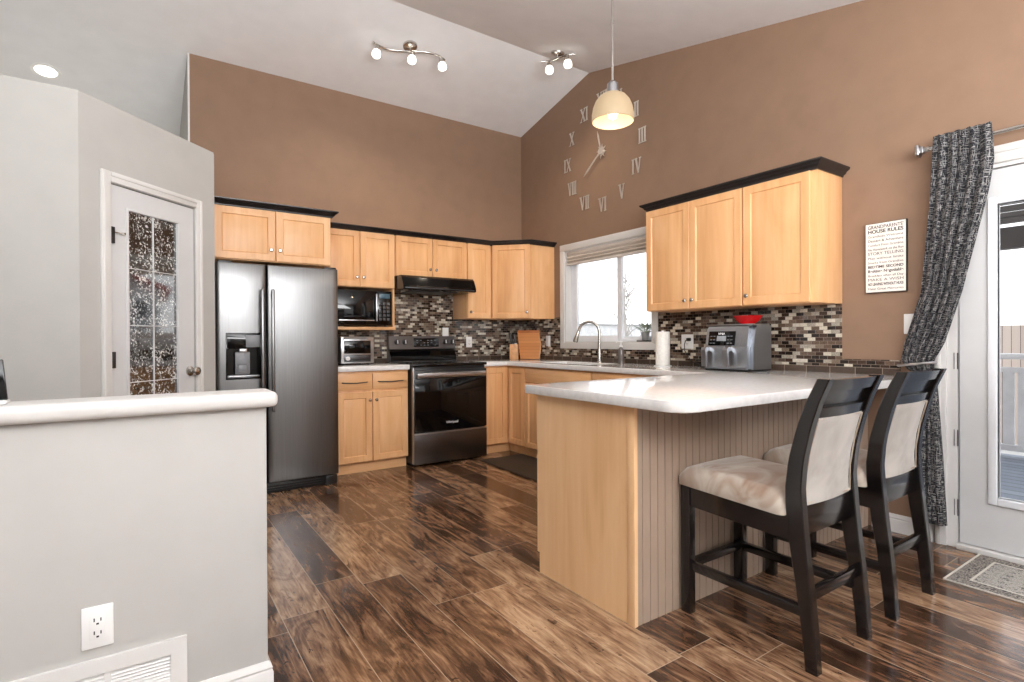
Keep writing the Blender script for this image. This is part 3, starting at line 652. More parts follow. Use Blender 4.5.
# ------------------------------------------------------------------ fridge
def fridge():
    t = thing('refrigerator', 'black stainless side-by-side refrigerator with ice and water dispenser', 'refrigerator', (-2.81, -0.42, 0))
    x0, x1, yf = -3.243, -2.385, -0.825; xs = -2.913
    b = bmn(); box(b, x0 + 0.004, x1 - 0.004, -0.06, -0.745, 0.02, 1.705, 0.004); obj('body', b, M_DKSTEEL, t)
    dz0, dz1 = 0.082, 1.716
    # left (freezer) door with dispenser opening
    dx0, dx1, zz0, zz1 = -3.186, -2.950, 0.868, 1.206
    def bowed(xa, xb, hole=None):
        """slightly bowed door skin with rolled edges, optional rectangular opening"""
        b = bmn(); bow = 0.010
        xs_ = [xa, xa + 0.003, xa + 0.008] + [xa + (xb - xa) * k / 12 for k in range(1, 12)] + [xb - 0.008, xb - 0.003, xb]
        zs_ = [dz0, dz0 + 0.003, dz0 + 0.010] + [dz0 + (dz1 - dz0) * k / 10 for k in range(1, 10)] + [dz1 - 0.010, dz1 - 0.003, dz1]
        if hole: xs_ = sorted(set([x for x in xs_ if min(abs(x - hole[0]), abs(x - hole[1])) > 0.006] + [hole[0], hole[1]])); zs_ = sorted(set(zs_ + [hole[2], hole[3]]))
        def yy(x, z):
            u = (x - xa) / (xb - xa) * 2 - 1; e = min(x - xa, xb - x, z - dz0, dz1 - z); return yf + bow * u * u + (0.008 if e < 1e-6 else 0.0025 if e < 0.0035 else 0)
        F = [[b.verts.new((x, yy(x, z), z)) for z in zs_] for x in xs_]
        for i in range(len(xs_) - 1):
            for k in range(len(zs_) - 1):
                xm, zm = (xs_[i] + xs_[i + 1]) / 2, (zs_[k] + zs_[k + 1]) / 2
                if hole and hole[0] < xm < hole[1] and hole[2] < zm < hole[3]: continue
                b.faces.new((F[i][k], F[i + 1][k], F[i + 1][k + 1], F[i][k + 1]))
        for v in [v for v in b.verts if not v.link_faces]: b.verts.remove(v)
        be = [e for e in b.edges if len(e.link_faces) == 1]; bk = {}
        for e in be:
            for v in e.verts:
                if v not in bk: bk[v] = b.verts.new((v.co.x, -0.750, v.co.z))
        for e in be: b.faces.new((e.verts[0], e.verts[1], bk[e.verts[1]], bk[e.verts[0]]))
        return b
    obj('door', bowed(xs + 0.005, x1), M_FRIDGE, t); d = obj('door', bowed(x0, xs - 0.005, (dx0, dx1, zz0, zz1)), M_FRIDGE, t)
    b = bmn(); fr = 0.010
    box(b, dx0 + 0.001, dx1 - 0.001, yf + 0.06, yf + 0.066, zz0 + 0.001, zz1 - 0.001)
    for a in ((dx0, dx0 + fr, zz0, zz1), (dx1 - fr, dx1, zz0, zz1), (dx0, dx1, zz0, zz0 + 0.02), (dx0, dx1, zz1 - fr, zz1)): box(b, a[0], a[1], yf - 0.003, yf + 0.06, a[2], a[3], 0.002)
    box(b, dx0, dx1, yf - 0.002, yf + 0.06, zz1 - 0.115, zz1, 0.003)
    dp = obj('dispenser', b, M_BLACKGL, d)
    b = bmn(); box(b, dx0 + 0.13, dx1 - 0.012, yf - 0.005, yf + 0.0, zz1 - 0.105, zz1 - 0.015, 0.003); obj('control_panel', b, M_GREYPL, d)
    b = bmn(); box(b, dx0 + 0.06, dx0 + 0.16, yf + 0.012, yf + 0.03, zz0 + 0.035, zz0 + 0.20, 0.008); box(b, dx0 + 0.075, dx0 + 0.145, yf + 0.004, yf + 0.02, zz0 + 0.045, zz0 + 0.11, 0.01); obj('paddle', b, M_GREYPL, d)
    b = bmn(); box(b, dx0 + 0.09, dx0 + 0.14, yf + 0.01, yf + 0.05, zz1 - 0.145, zz1 - 0.112, 0.004); obj('spout', b, M_STEELB, d)
    b = bmn(); box(b, dx0 + 0.015, dx1 - 0.015, yf - 0.004, yf + 0.05, zz0 + 0.018, zz0 + 0.028, 0.003); obj('drip_tray', b, M_STEELB, d)
    for xh in (-2.948, -2.877):
        b = bmn(); box(b, xh - 0.012, xh + 0.012, yf - 0.048, yf - 0.030, 0.62, 1.53, 0.007, seg=3)
        box(b, xh - 0.010, xh + 0.010, yf - 0.035, yf + 0.002, 0.64, 0.68, 0.004); box(b, xh - 0.010, xh + 0.010, yf - 0.035, yf + 0.002, 1.47, 1.51, 0.004)
        obj('handle', b, M_FRIDGE, t)
    b = bmn(); box(b, x0 + 0.01, x1 - 0.01, yf + 0.035, -0.70, 0.0, 0.072, 0.004)
    for k in range(3): box(b, x0 + 0.02, x1 - 0.13, yf + 0.030, yf + 0.036, 0.014 + k * 0.018, 0.022 + k * 0.018)
    obj('base_grille', b, M_BLACKPL, t)
    b = bmn(); box(b, x1 - 0.10, x1 - 0.012, yf + 0.012, yf + 0.06, 0.0, 0.076, 0.006); obj('foot_cover', b, M_BLACKPL, t)
    for xa, xb in ((x0 + 0.01, x0 + 0.10), (x1 - 0.10, x1 - 0.01)):
        b = bmn(); box(b, xa, xb, yf + 0.02, -0.62, 1.712, 1.73, 0.004); obj('hinge_cover', b, M_BLACKPL, t)
    b = text_bm('Whirlpool', 0.033, face_mat((-2.488, yf + 0.0052, 1.628), '-y') @ Matrix.Rotation(R(2.6), 4, 'Y'), bold=0.0006); obj('logo', b, M_LETTERW, t, smooth=False)
fridge()

# ------------------------------------------------------------------ range and hood
def kitchen_range():
    t = thing('kitchen_range', 'black electric range with glass cooktop and silver oven handle', 'range', (-1.3, -0.35, 0))
    x0, x1 = -1.686, -0.917; xc = (x0 + x1) / 2
    b = bmn(); box(b, x0, x1, -0.03, -0.655, 0.02, 0.905, 0.003); obj('body', b, M_BLACKPL, t)
    b = bmn(); box(b, x0 - 0.003, x1 + 0.003, -0.06, -0.695, 0.905, 0.93, 0.006); k = obj('cooktop', b, M_BLACKGL, t)
    for bx, by, br in ((-1.50, -0.50, 0.105), (-1.10, -0.50, 0.085), (-1.50, -0.22, 0.075), (-1.10, -0.22, 0.095)):
        b = bmn(); lathe(b, [(br - 0.004, 0.0), (br, 0.0), (br, 0.0006), (br - 0.004, 0.0006), (br - 0.004, 0.0)], (bx, by, 0.9302), 40); obj('burner_ring', b, M_DKSTEEL, k)
    # backguard: a leaning fascia
    b = bmn(); prism(b, [(x0 + 0.02, -0.012, 0.93), (x0 + 0.02, -0.10, 0.93), (x0 + 0.02, -0.10, 0.985), (x0 + 0.02, -0.062, 1.035), (x0 + 0.02, -0.075, 1.055), (x0 + 0.02, -0.058, 1.186), (x0 + 0.02, -0.012, 1.186)], (x1 - x0 - 0.03, 0, 0)); g = obj('backguard', b, M_RANGE, t, smooth=False)
    b = bmn(); prism(b, [(x0 + 0.025, -0.100, 0.935), (x0 + 0.025, -0.104, 0.935), (x0 + 0.025, -0.104, 0.985), (x0 + 0.025, -0.068, 1.033), (x0 + 0.025, -0.062, 1.033)], (x1 - x0 - 0.04, 0, 0)); obj('vent_lip', b, M_BLACKGL, g, smooth=False)
    Mg = lambda x, z: Matrix.Translation((x, -0.075 + (z - 1.055) * 0.13, z)) @ Matrix.Rotation(R(90 - 7), 4, 'X')
    for kx in (-1.585, -1.500, -1.048, -0.963):
        b = bmn(); lathe(b, [(0, 0), (0.026, 0), (0.026, 0.006), (0.021, 0.008), (0.019, 0.028), (0.0, 0.030)], M=Mg(kx, 1.125)); kn = obj('knob', b, M_BLACKPL, g)
        b = bmn(); box(b, -0.005, 0.005, -0.018, 0.018, 0.029, 0.034, 0.001, Mg(kx, 1.125)); obj('grip', b, M_LETTERW, kn)
    b = bmn(); box(b, -0.14, 0.14, -0.045, 0.045, 0.0, 0.003, 0.002, Mg(xc + 0.04, 1.12)); dsp = obj('control_display', b, M_BLACKGL, g)
    b = bmn()
    for ix in range(6):
        for iz in range(3):
            if (ix * 3 + iz) % 4: b = bmn(); box(b, -0.11 + ix * 0.04, -0.092 + ix * 0.04, -0.03 + iz * 0.024, -0.024 + iz * 0.024, 0.003, 0.0036, 0, Mg(xc + 0.04, 1.12)); obj('button', b, M_GREYPL, dsp)
    # oven door: frame, glass, handle
    yd = -0.70
    b = bmn(); box(b, x0 + 0.004, x1 - 0.004, yd, -0.657, 0.312, 0.872, 0.006); d = obj('oven_door', b, M_BLACKPL, t)
    b = bmn(); box(b, x0 + 0.012, x1 - 0.012, yd - 0.004, yd + 0.002, 0.318, 0.79, 0.002); obj('oven_glass', b, M_BLACKGL, d)
    b = bmn(); box(b, x0 + 0.022, x1 - 0.035, yd - 0.046, yd - 0.028, 0.802, 0.850, 0.008, seg=3)
    for hx in (x0 + 0.04, x1 - 0.055): box(b, hx - 0.014, hx + 0.014, yd - 0.034, yd + 0.001, 0.812, 0.842, 0.004)
    obj('handle', b, M_STEELB, d)
    b = text_bm('Whirlpool', 0.030, face_mat((xc, yd - 0.0045, 0.375), '-y'), bold=0.0006); obj('logo', b, M_LETTERW, d, smooth=False)
    b = bmn(); box(b, x0 + 0.004, x1 - 0.004, yd, -0.657, 0.022, 0.296, 0.006); dr = obj('drawer', b, M_RANGE, t)
    b = bmn(); box(b, x0 + 0.004, x1 - 0.004, yd - 0.006, yd + 0.01, 0.292, 0.305, 0.002); obj('drawer_lip', b, M_STEELB, dr)
    b = bmn(); box(b, x0, x0 + 0.005, -0.655, yd + 0.004, 0.03, 0.90, 0.001); obj('side_trim', b, M_STEELB, t)
kitchen_range()
t = thing('range_hood', 'black under-cabinet range hood above the black range', 'range hood', (-1.31, -0.25, 1.62))
b = bmn(); x0, x1 = -1.697, -0.922
prism(b, [(x0, -0.012, 1.755), (x0, -0.445, 1.755), (x0, -0.470, 1.735), (x0, -0.510, 1.655), (x0, -0.510, 1.625), (x0, -0.492, 1.618), (x0, -0.012, 1.618)], (x1 - x0, 0, 0)); obj('hood_shell', b, M_BLACKGL, t, smooth=False)
b = bmn(); box(b, x0 + 0.15, x1 - 0.15, -0.10, -0.40, 1.612, 1.619, 0.002); obj('filter', b, M_DKSTEEL, t)
b = bmn(); box(b, x0 + 0.02, x1 - 0.02, -0.504, -0.514, 1.630, 1.640, 0.001); obj('front_trim', b, M_DKSTEEL, t)

# ------------------------------------------------------------------ small appliances on the left
t = thing('microwave', 'black microwave in the niche beside the fridge', 'microwave', (-2.03, -0.2, 1.2725))
b = bmn(); box(b, -2.275, -1.765, -0.03, -0.375, 1.284, 1.600, 0.006); obj('body', b, M_BLACKPL, t)
b = bmn(); box(b, -2.275, -1.905, -0.375, -0.402, 1.286, 1.598, 0.006); d = obj('door', b, M_BLACKGL, t)
b = bmn(); box(b, -2.255, -1.93, -0.402, -0.405, 1.322, 1.332, 0.001); box(b, -1.925, -1.912, -0.402, -0.43, 1.32, 1.57, 0.004); obj('handle', b, M_STEELB, d)
b = bmn(); box(b, -1.903, -1.765, -0.375, -0.398, 1.286, 1.598, 0.005); p = obj('control_panel', b, M_BLACKGL, t)
b = bmn()
for i in range(3):
    for j in range(5): b = bmn(); box(b, -1.887 + i * 0.038, -1.860 + i * 0.038, -0.398, -0.4015, 1.325 + j * 0.036, 1.350 + j * 0.036, 0.002); obj('button', b, M_DKSTEEL, p)
b = bmn(); box(b, -1.885, -1.785, -0.398, -0.4005, 1.53, 1.575, 0.001); obj('display', b, plain('blue_grey_display', (70, 96, 110), 0.2), p)
b = bmn()
for xx in (-2.24, -1.80):
    for yy in (-0.07, -0.33): b = bmn(); cyl(b, (xx, yy, 1.2722), (xx, yy, 1.286), 0.014, 10); obj('foot', b, M_BLACKPL, t)
t = thing('toaster_oven', 'silver toaster oven on the counter next to the fridge', 'toaster oven', (-2.1, -0.27, CT))
x0, x1, yf = -2.250, -1.955, -0.44
b = bmn(); box(b, x0, x1, -0.12, yf + 0.02, CT + 0.018, 1.180, 0.008); obj('body', b, M_STEELB, t)
b = bmn(); box(b, x0, x1, yf + 0.02, yf, CT + 0.018, 1.178, 0.006); f = obj('front_frame', b, M_STEELB, t)
b = bmn(); box(b, x0 + 0.025, x1 - 0.03, yf - 0.006, yf + 0.004, 1.030, 1.145, 0.004); d = obj('door', b, M_BLACKGL, t)
b = bmn(); tube(b, [(x0 + 0.02, yf - 0.004, 1.158), (x0 + 0.025, yf - 0.035, 1.172), (x1 - 0.07, yf - 0.035, 1.172), (x1 - 0.065, yf - 0.004, 1.158)], 0.007, 10); obj('handle', b, M_STEELB, d)
b = bmn(); box(b, x0 + 0.025, x1 - 0.03, yf - 0.003, yf + 0.004, 0.955, 1.018, 0.002); p = obj('control_panel', b, M_DKSTEEL, t)
b = bmn(); lathe(b, [(0, 0), (0.020, 0), (0.018, 0.018), (0, 0.019)], M=Matrix.Translation((x0 + 0.055, yf - 0.003, 0.987)) @ Matrix.Rotation(R(90), 4, 'X')); obj('dial', b, M_LETTERW, p)
for xx in (x0 + 0.03, x1 - 0.03):
    for yy in (-0.15, yf + 0.05):
        b = bmn(); cyl(b, (xx, yy, CT), (xx, yy, CT + 0.02), 0.012, 10); obj('foot', b, M_BLACKPL, t)

# ------------------------------------------------------------------ worktop items
t = thing('knife_block', 'pale wooden knife block with black-handled knives in the counter corner', 'knife block', (-0.275, -0.235, CT))
b = bmn(); box(b, -0.045, 0.045, -0.06, 0.06, 0.0, 0.17, 0.004, T(-0.275, -0.235, CT, -40)); obj('block', b, M_KNIFEW, t)
for i in range(3):
    for j in range(2):
        MM = T(-0.275, -0.235, CT + 0.165, -40) @ Matrix.Rotation(R(-10), 4, 'Y') @ Matrix.Translation((-0.022 + j * 0.044, -0.038 + i * 0.038, 0))
        b = bmn(); box(b, -0.010, 0.010, -0.0145, 0.0145, 0, 0.135 - 0.02 * j, 0.006, MM); kn = obj('knife_handle', b, M_BLACKPL, t)
        b = bmn(); box(b, -0.0105, 0.0105, -0.015, 0.015, 0.0, 0.010, 0.001, MM); obj('bolster', b, M_STEELB, kn)
# tapered board leaning in the corner
t = thing('cutting_board', 'large tapered wooden board leaning in the counter corner beside the knives', 'cutting board', (-0.10, -0.20, CT))
Mb = T(-0.122, -0.298, CT + 0.003, -45) @ Matrix.Rotation(R(-9), 4, 'X')
b = bmn(); pts = [(-0.095, 0, 0), (0.115, 0, 0), (0.145, 0, 0.31), (0.135, 0, 0.325), (-0.125, 0, 0.325), (-0.135, 0, 0.31)]
prism(b, pts, (0, 0.02, 0)); bmesh.ops.transform(b, matrix=Mb, verts=b.verts); obj('board', b, M_BOARD, t, smooth=False)
b = bmn(); prism(b, [(0.113, -0.004, 0), (0.125, -0.004, 0), (0.157, -0.004, 0.325), (0.142, -0.004, 0.325)], (0, 0.026, 0)); bmesh.ops.transform(b, matrix=Mb, verts=b.verts); obj('edge_strip', b, M_KNIFEW, t, smooth=False)
b = bmn(); box(b, -0.13, 0.14, -0.006, 0.0, 0.292, 0.325, 0.003, Mb); obj('top_rail', b, M_COPPER, t)
# faucet
t = thing('kitchen_faucet', 'tall brushed nickel gooseneck faucet behind the sink', 'faucet', (-0.10, -1.41, CT))
b = bmn(); lathe(b, [(0, 0), (0.028, 0), (0.028, 0.006), (0.021, 0.012), (0.019, 0.10), (0.014, 0.13), (0.0, 0.13)], (-0.10, -1.41, CT)); obj('base', b, M_CHROME, t)
b = bmn(); c0 = Vector((-0.10, -1.41, CT + 0.12)); dd = Vector((-0.62, 0.78, 0)).normalized(); pts = [c0, c0 + Vector((0, 0, 0.16))]
rad = 0.098
for k in range(1, 15): a = math.pi * 0.93 * k / 14; pts.append(c0 + Vector((0, 0, 0.17)) + dd * (rad - rad * math.cos(a)) + Vector((0, 0, rad * math.sin(a))))
e = pts[-1]; dn = (pts[-1] - pts[-2]).normalized(); pts.append(e + dn * 0.02)
tube(b, pts, 0.0145, 12); obj('neck', b, M_CHROME, t)
b = bmn(); tube(b, [pts[-1] - dn * 0.01, pts[-1] + dn * 0.02, pts[-1] + dn * 0.09, pts[-1] + dn * 0.105], [0.0145, 0.017, 0.024, 0.021], 14); obj('spray_head', b, M_CHROME, t)
b = bmn(); tube(b, [(-0.10, -1.428, CT + 0.075), (-0.10, -1.452, CT + 0.082), (-0.115, -1.50, CT + 0.10)], [0.009, 0.008, 0.006], 10); obj('lever', b, M_CHROME, t)
# soap bottle
t = thing('soap_bottle', 'dark soap bottle with white pump right of the faucet', 'soap bottle', (-0.12, -1.71, CT))
b = bmn(); lathe(b, [(0, 0), (0.027, 0), (0.028, 0.006), (0.028, 0.11), (0.023, 0.132), (0.013, 0.140), (0.013, 0.150), (0, 0.150)], (-0.12, -1.71, CT), 20); obj('bottle', b, plain('smoky_bottle', (104, 96, 92), 0.15), t)
b = bmn(); lathe(b, [(0, 0.148), (0.016, 0.148), (0.016, 0.165), (0.006, 0.168), (0.006, 0.190), (0.014, 0.192), (0.014, 0.204), (0, 0.205)], (-0.12, -1.71, CT), 16); tube(b, [(-0.12, -1.71, CT + 0.198), (-0.16, -1.70, CT + 0.198), (-0.168, -1.698, CT + 0.190)], 0.005, 8); obj('pump', b, M_WHITEPL, t)
# paper towel
t = thing('paper_towel_roll', 'white paper towel roll standing on the counter beside the window', 'paper towel', (-0.20, -2.25, CT))
b = bmn(); lathe(b, [(0.020, 0.008), (0.054, 0.008), (0.056, 0.014), (0.056, 0.272), (0.054, 0.280), (0.020, 0.280), (0.020, 0.008)], (-0.20, -2.25, CT)); obj('roll', b, M_PAPER, t)
b = bmn(); lathe(b, [(0, 0), (0.07, 0), (0.07, 0.006), (0.012, 0.008), (0.009, 0.285), (0.006, 0.290), (0, 0.290)], (-0.20, -2.25, CT), 24); obj('holder', b, M_WHITEPL, t)
# plant on the sill
SZ = WIN[2] + 0.0125
t = thing('potted_plant', 'small grey-green plant in a pot on the window sill', 'plant', (0.035, -1.86, SZ))
b = bmn(); box(b, 0.003, 0.075, -1.78, -1.935, SZ, SZ + 0.012, 0.004); obj('saucer', b, M_SLOT, t)
b = bmn(); lathe(b, [(0, 0.012), (0.031, 0.012), (0.036, 0.08), (0.038, 0.085), (0.033, 0.085), (0.030, 0.076), (0, 0.076)], (0.037, -1.857, SZ), 18); obj('pot', b, M_POT, t)
b = bmn()
rnd = random.Random(3)
for k in range(34):
    a = rnd.uniform(0, 6.28); ln = rnd.uniform(0.08, 0.14); el = rnd.uniform(0.15, 1.2)
    d = Vector((math.cos(a) * math.cos(el) * 0.5, math.sin(a) * math.cos(el) * 1.3, math.sin(el))); o0 = Vector((0.037, -1.857, SZ + 0.08)) + Vector((d.x * 0.012, d.y * 0.012, 0))
    mid = o0 + d * ln * 0.6; tip = o0 + d * ln + Vector((0, 0, -0.02 * math.cos(el))); side = d.cross(Vector((0, 0, 1))).normalized() * 0.019; up = Vector((0, 0, 0.004))
    tube(b, [o0, mid], 0.0016, 5)
    v = [bm_ for bm_ in (b.verts.new(mid - d * 0.012), b.verts.new(mid + side), b.verts.new(tip), b.verts.new(mid - side), b.verts.new(mid + up))]
    for i in range(4): b.faces.new((v[i], v[(i + 1) % 4], v[4]))
    w2 = b.verts.new(mid - up)
    for i in range(4): b.faces.new((v[(i + 1) % 4], v[i], w2))
obj('leaves', b, M_LEAF, t)

# air fryer with bowl on top
def air_fryer():
    xf, xb, ya, yb = -0.395, -0.165, -2.775, -3.145; z0, z1 = CT + 0.016, 1.236
    t = thing('air_fryer', 'grey two-basket air fryer on the counter against the mosaic tile', 'air fryer', (-0.28, -2.96, CT))
    b = bmn(); prof = [(xf - 0.012, z0), (xf - 0.008, 1.08), (xf + 0.018, 1.222), (xf + 0.03, z1), (xb, z1), (xb, z0)]
    prism(b, [(x, ya, z) for x, z in prof], (0, yb - ya, 0)); bmesh.ops.recalc_face_normals(b, faces=b.faces)
    es = [e for e in b.edges if abs((e.verts[0].co - e.verts[1].co).y) < 1e-4 or abs((e.verts[0].co - e.verts[1].co).y) > 0.1]
    bmesh.ops.bevel(b, geom=[e for e in es if all(v.co.x < xb - 0.01 for v in e.verts) and abs((e.verts[0].co - e.verts[1].co).y) < 1e-4], offset=0.03, segments=4, affect='EDGES'); obj('body', b, M_FRYER, t, sharp=50)
    b = bmn(); box(b, xf + 0.022, xb - 0.004, ya - 0.008, yb + 0.008, z1 - 0.002, z1 + 0.010, 0.004); obj('lid_rim', b, M_STEELB, t)
    b = bmn(); box(b, xf + 0.005, xb - 0.005, ya - 0.012, yb + 0.012, CT, z0 + 0.004, 0.004); obj('base', b, M_BLACKPL, t)
    # control panel lies on the sloping upper front
    ang = math.atan2(0.026, 0.142); Mp = face_mat((xf + 0.0025, -2.92, 1.146), '-x') @ Matrix.Rotation(-ang, 4, 'X')
    b = bmn(); box(b, -0.10, 0.105, -0.046, 0.052, 0.0, 0.003, 0.002, Mp); p = obj('control_panel', b, M_BLACKGL, t)
    b = bmn(); box(b, -0.034, 0.038, -0.016, 0.020, 0.003, 0.004, 0, Mp); obj('display', b, plain('grey_lcd', (150, 154, 158), 0.3), p)
    b = bmn()
    for sx in (-1, 1):
        for r_ in range(3):
            for q in range(2): b = bmn(); box(b, sx * 0.066 - 0.02 + q * 0.024, sx * 0.066 - 0.004 + q * 0.024, -0.034 + r_ * 0.024, -0.028 + r_ * 0.024, 0.003, 0.0038, 0, Mp); obj('button', b, M_GREYPL, p)
    b = text_bm('NINJA', 0.019, Mp @ Matrix.Translation((0.0, 0.029, 0.0035)), ext=0.0004, bold=0.0004); obj('logo', b, M_LETTERW, p, smooth=False)
    for y0, y1 in ((ya - 0.024, -2.953), (-2.967, yb + 0.024)):
        b = bmn(); box(b, xf - 0.016, xf + 0.01, y0, y1, z0 + 0.012, 1.098, 0.006); bk = obj('basket_front', b, M_FRYER, t)
        b = bmn(); c = y0 - 0.022
        pts = [(xf - 0.012, c, 1.085), (xf - 0.055, c, 1.075), (xf - 0.062, c, 1.05), (xf - 0.058, c, 0.965), (xf - 0.046, c, 0.955)]
        for i in range(len(pts) - 1): pass
        prism(b, [(xf - 0.012, c + 0.018, 1.092), (xf - 0.056, c + 0.018, 1.086), (xf - 0.064, c + 0.018, 1.07), (xf - 0.058, c + 0.018, 0.955), (xf - 0.040, c + 0.018, 0.955), (xf - 0.042, c + 0.018, 1.06), (xf - 0.012, c + 0.018, 1.066)], (0, -0.036, 0)); obj('handle', b, M_STEELB, bk, smooth=False)
    t = thing('serving_bowl', 'red bowl resting on top of the grey air fryer', 'bowl', (-0.22, -3.06, z1 + 0.0105))
    b = bmn(); lathe(b, [(0, 0.004), (0.045, 0.0), (0.05, 0.004), (0.075, 0.025), (0.095, 0.054), (0.098, 0.056), (0.092, 0.056), (0.070, 0.028), (0.045, 0.010), (0, 0.009)], (-0.262, -3.035, z1 + 0.0105), 32); obj('bowl', b, M_RED, t)
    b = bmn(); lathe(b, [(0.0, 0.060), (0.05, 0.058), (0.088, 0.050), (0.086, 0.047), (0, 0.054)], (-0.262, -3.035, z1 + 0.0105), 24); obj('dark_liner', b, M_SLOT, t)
air_fryer()

# ------------------------------------------------------------------ outlets, switches, grille
def outlet(loc, facing, label, toggle=False, parent_cat='outlet', w=0.072, h=0.116, cord=False):
    t = thing('switch_plate' if toggle else 'wall_outlet', label, 'light switch' if toggle else 'outlet', loc, 'white cover plates')
    M = face_mat(loc, facing)
    b = bmn(); box(b, -w / 2, w / 2, -h / 2, h / 2, 0, 0.006, 0.002, M); pl = obj('cover_plate', b, M_WHITEPL, t)
    if toggle:
        b = bmn(); box(b, -0.017, 0.017, -0.033, 0.033, 0.006, 0.009, 0.002, M); obj('rocker', b, M_WHITEPL, t)
    else:
        b = bmn(); box(b, -0.018, 0.018, -0.034, 0.034, 0.0055, 0.0075, 0.001, M); obj('receptacle', b, M_WHITEPL, t)
        b = bmn()
        for s in (-0.018, 0.018):
            box(b, -0.009, -0.006, s - 0.002, s + 0.008, 0.0073, 0.0078, 0, M); box(b, 0.006, 0.009, s - 0.002, s + 0.007, 0.0073, 0.0078, 0, M)
            box(b, -0.003, 0.003, s - 0.011, s - 0.006, 0.0073, 0.0078, 0, M)
        obj('slots', b, M_SLOT, t)
    return t
outlet((-3.779, HWY, 0.352), '-y', 'white outlet on the foreground half wall above the vent')
outlet((-1.010, -0.008, 1.218), '-y', 'white cover plate on tile just above the range control panel', True)
outlet((-0.722, -0.008, 1.121), '-y', 'white outlet on tile right of the range')
outlet((-0.008, -0.511, 1.128), '-x', 'white switch on tile between corner board and window', True)
t = outlet((-0.008, -2.345, 1.124), '-x', 'white outlet with black plug between paper towel and air fryer', w=0.115)
t2 = thing('power_cord', 'black power cord plugged in beside the air fryer', 'cord', (-0.03, -2.37, 1.14))
b = bmn(); box(b, -0.045, -0.0155, -2.36, -2.385, 1.128, 1.154, 0.004); obj('plug', b, M_BLACKPL, t2)
b = bmn(); tube(b, [(-0.045, -2.372, 1.14), (-0.058, -2.362, 1.13), (-0.055, -2.350, 1.10), (-0.045, -2.345, 1.05), (-0.04, -2.40, 0.97), (-0.035, -2.52, CT + 0.006), (-0.05, -2.70, CT + 0.006), (-0.06, -2.80, CT + 0.006)], 0.0035, 8); obj('cable', b, M_BLACKPL, t2)
outlet((0, -3.895, 1.228), '-x', 'white light switch on the brown wall behind the curtain', True, w=0.075)
t = thing('vent_grille', 'white return air grille low on the foreground half wall', 'vent', (-3.85, HWY, 0.1))
gx0, gx1, gz0, gz1 = -4.35, -3.565, 0.0, 0.262; f = 0.042
b = bmn()
for a in ((gx0, gx1, gz1 - f, gz1), (gx0, gx1, gz0, gz0 + 0.02), (gx0, gx0 + f, gz0 + 0.02, gz1 - f), (gx1 - f, gx1, gz0 + 0.02, gz1 - f)): box(b, a[0], a[1], HWY - 0.012, HWY, a[2], a[3])
for mx in (-3.757, -3.95, -4.15): box(b, mx - 0.008, mx + 0.008, HWY - 0.010, HWY - 0.001, gz0 + 0.02, gz1 - f)
obj('frame', b, M_TRIM, t)
b = bmn()
for k in range(21):
    z = 0.018 + k * 0.0098
    prism(b, [(gx0 + f, HWY - 0.008, z), (gx0 + f, HWY - 0.001, z + 0.0085), (gx0 + f, HWY - 0.0, z + 0.0075), (gx0 + f, HWY - 0.007, z - 0.001)], (gx1 - gx0 - 2 * f, 0, 0))
obj('louvres', b, M_TRIM, t, smooth=False)
# black device standing on the half wall cap, at the frame's edge
t = thing('tablet', 'black tablet on a white stand on the half wall cap', 'tablet', (-4.05, -3.2, 0.985))
Mt = T(-4.026, -3.20, 0.9855, 0) @ Matrix.Rotation(R(-8), 4, 'X')
b = bmn(); box(b, -0.12, 0.056, -0.006, 0.006, 0.004, 0.115, 0.003, Mt @ Matrix.Rotation(R(-6), 4, 'Y')); obj('screen', b, M_BLACKGL, t)
b = bmn(); box(b, -0.10, 0.06, -0.03, 0.03, 0, 0.010, 0.004, T(-4.03, -3.20, 0.9855)); obj('stand', b, M_WHITEPL, t)

# ------------------------------------------------------------------ sign
def sign():
    y0, y1, z0, z1 = -3.663, -3.878, 1.42, 1.838
    t = thing('wall_sign', 'white typographic house rules sign on the brown wall', 'sign', (0, -3.77, 1.42))
    b = bmn(); box(b, -0.022, 0, y0, y1, z0, z1, 0.001); obj('board', b, M_BLACKPL, t)
    b = bmn(); box(b, -0.024, -0.0215, y0 - 0.003, y1 + 0.003, z0 + 0.003, z1 - 0.003); obj('face', b, plain('cream_print', (236, 230, 222), 0.6), t)
    lines = [('GRANDPARENTS\'', 0.029, .004), ('HOUSE RULES', 0.029, .008), ('Grandkids Welcome', 0.019, 0), ('Dessert & Adventure', 0.021, .001), ('Comfort From Grandma', 0.019, 0), ('No Homework on the Run', 0.020, .001),
             ('STORY TELLING', 0.025, 0), ('Play without limits', 0.019, 0), ('Snacks from Grandma', 0.019, 0), ('BEDTIME SECOND', 0.021, .006), ('Bedtime Negotiable', 0.023, .006), ('Breakfast often all Day', 0.018, 0), ('MAKE A WISH', 0.024, -.001), ('NO LEAVING WITHOUT HUGS', 0.022, .007), ('Make Great Memories', 0.018, 0)]
    b = bmn(); z = z1 - 0.034
    for s, h, bo in lines:
        text_bm(s, h, face_mat((-0.0242, (y0 + y1) / 2, z), '-x'), ext=0.0002, fit=0.185, bm=b, bold=bo * 0.1); z -= 0.0262
    obj('lettering', b, M_LETTERB, t, smooth=False)
sign()

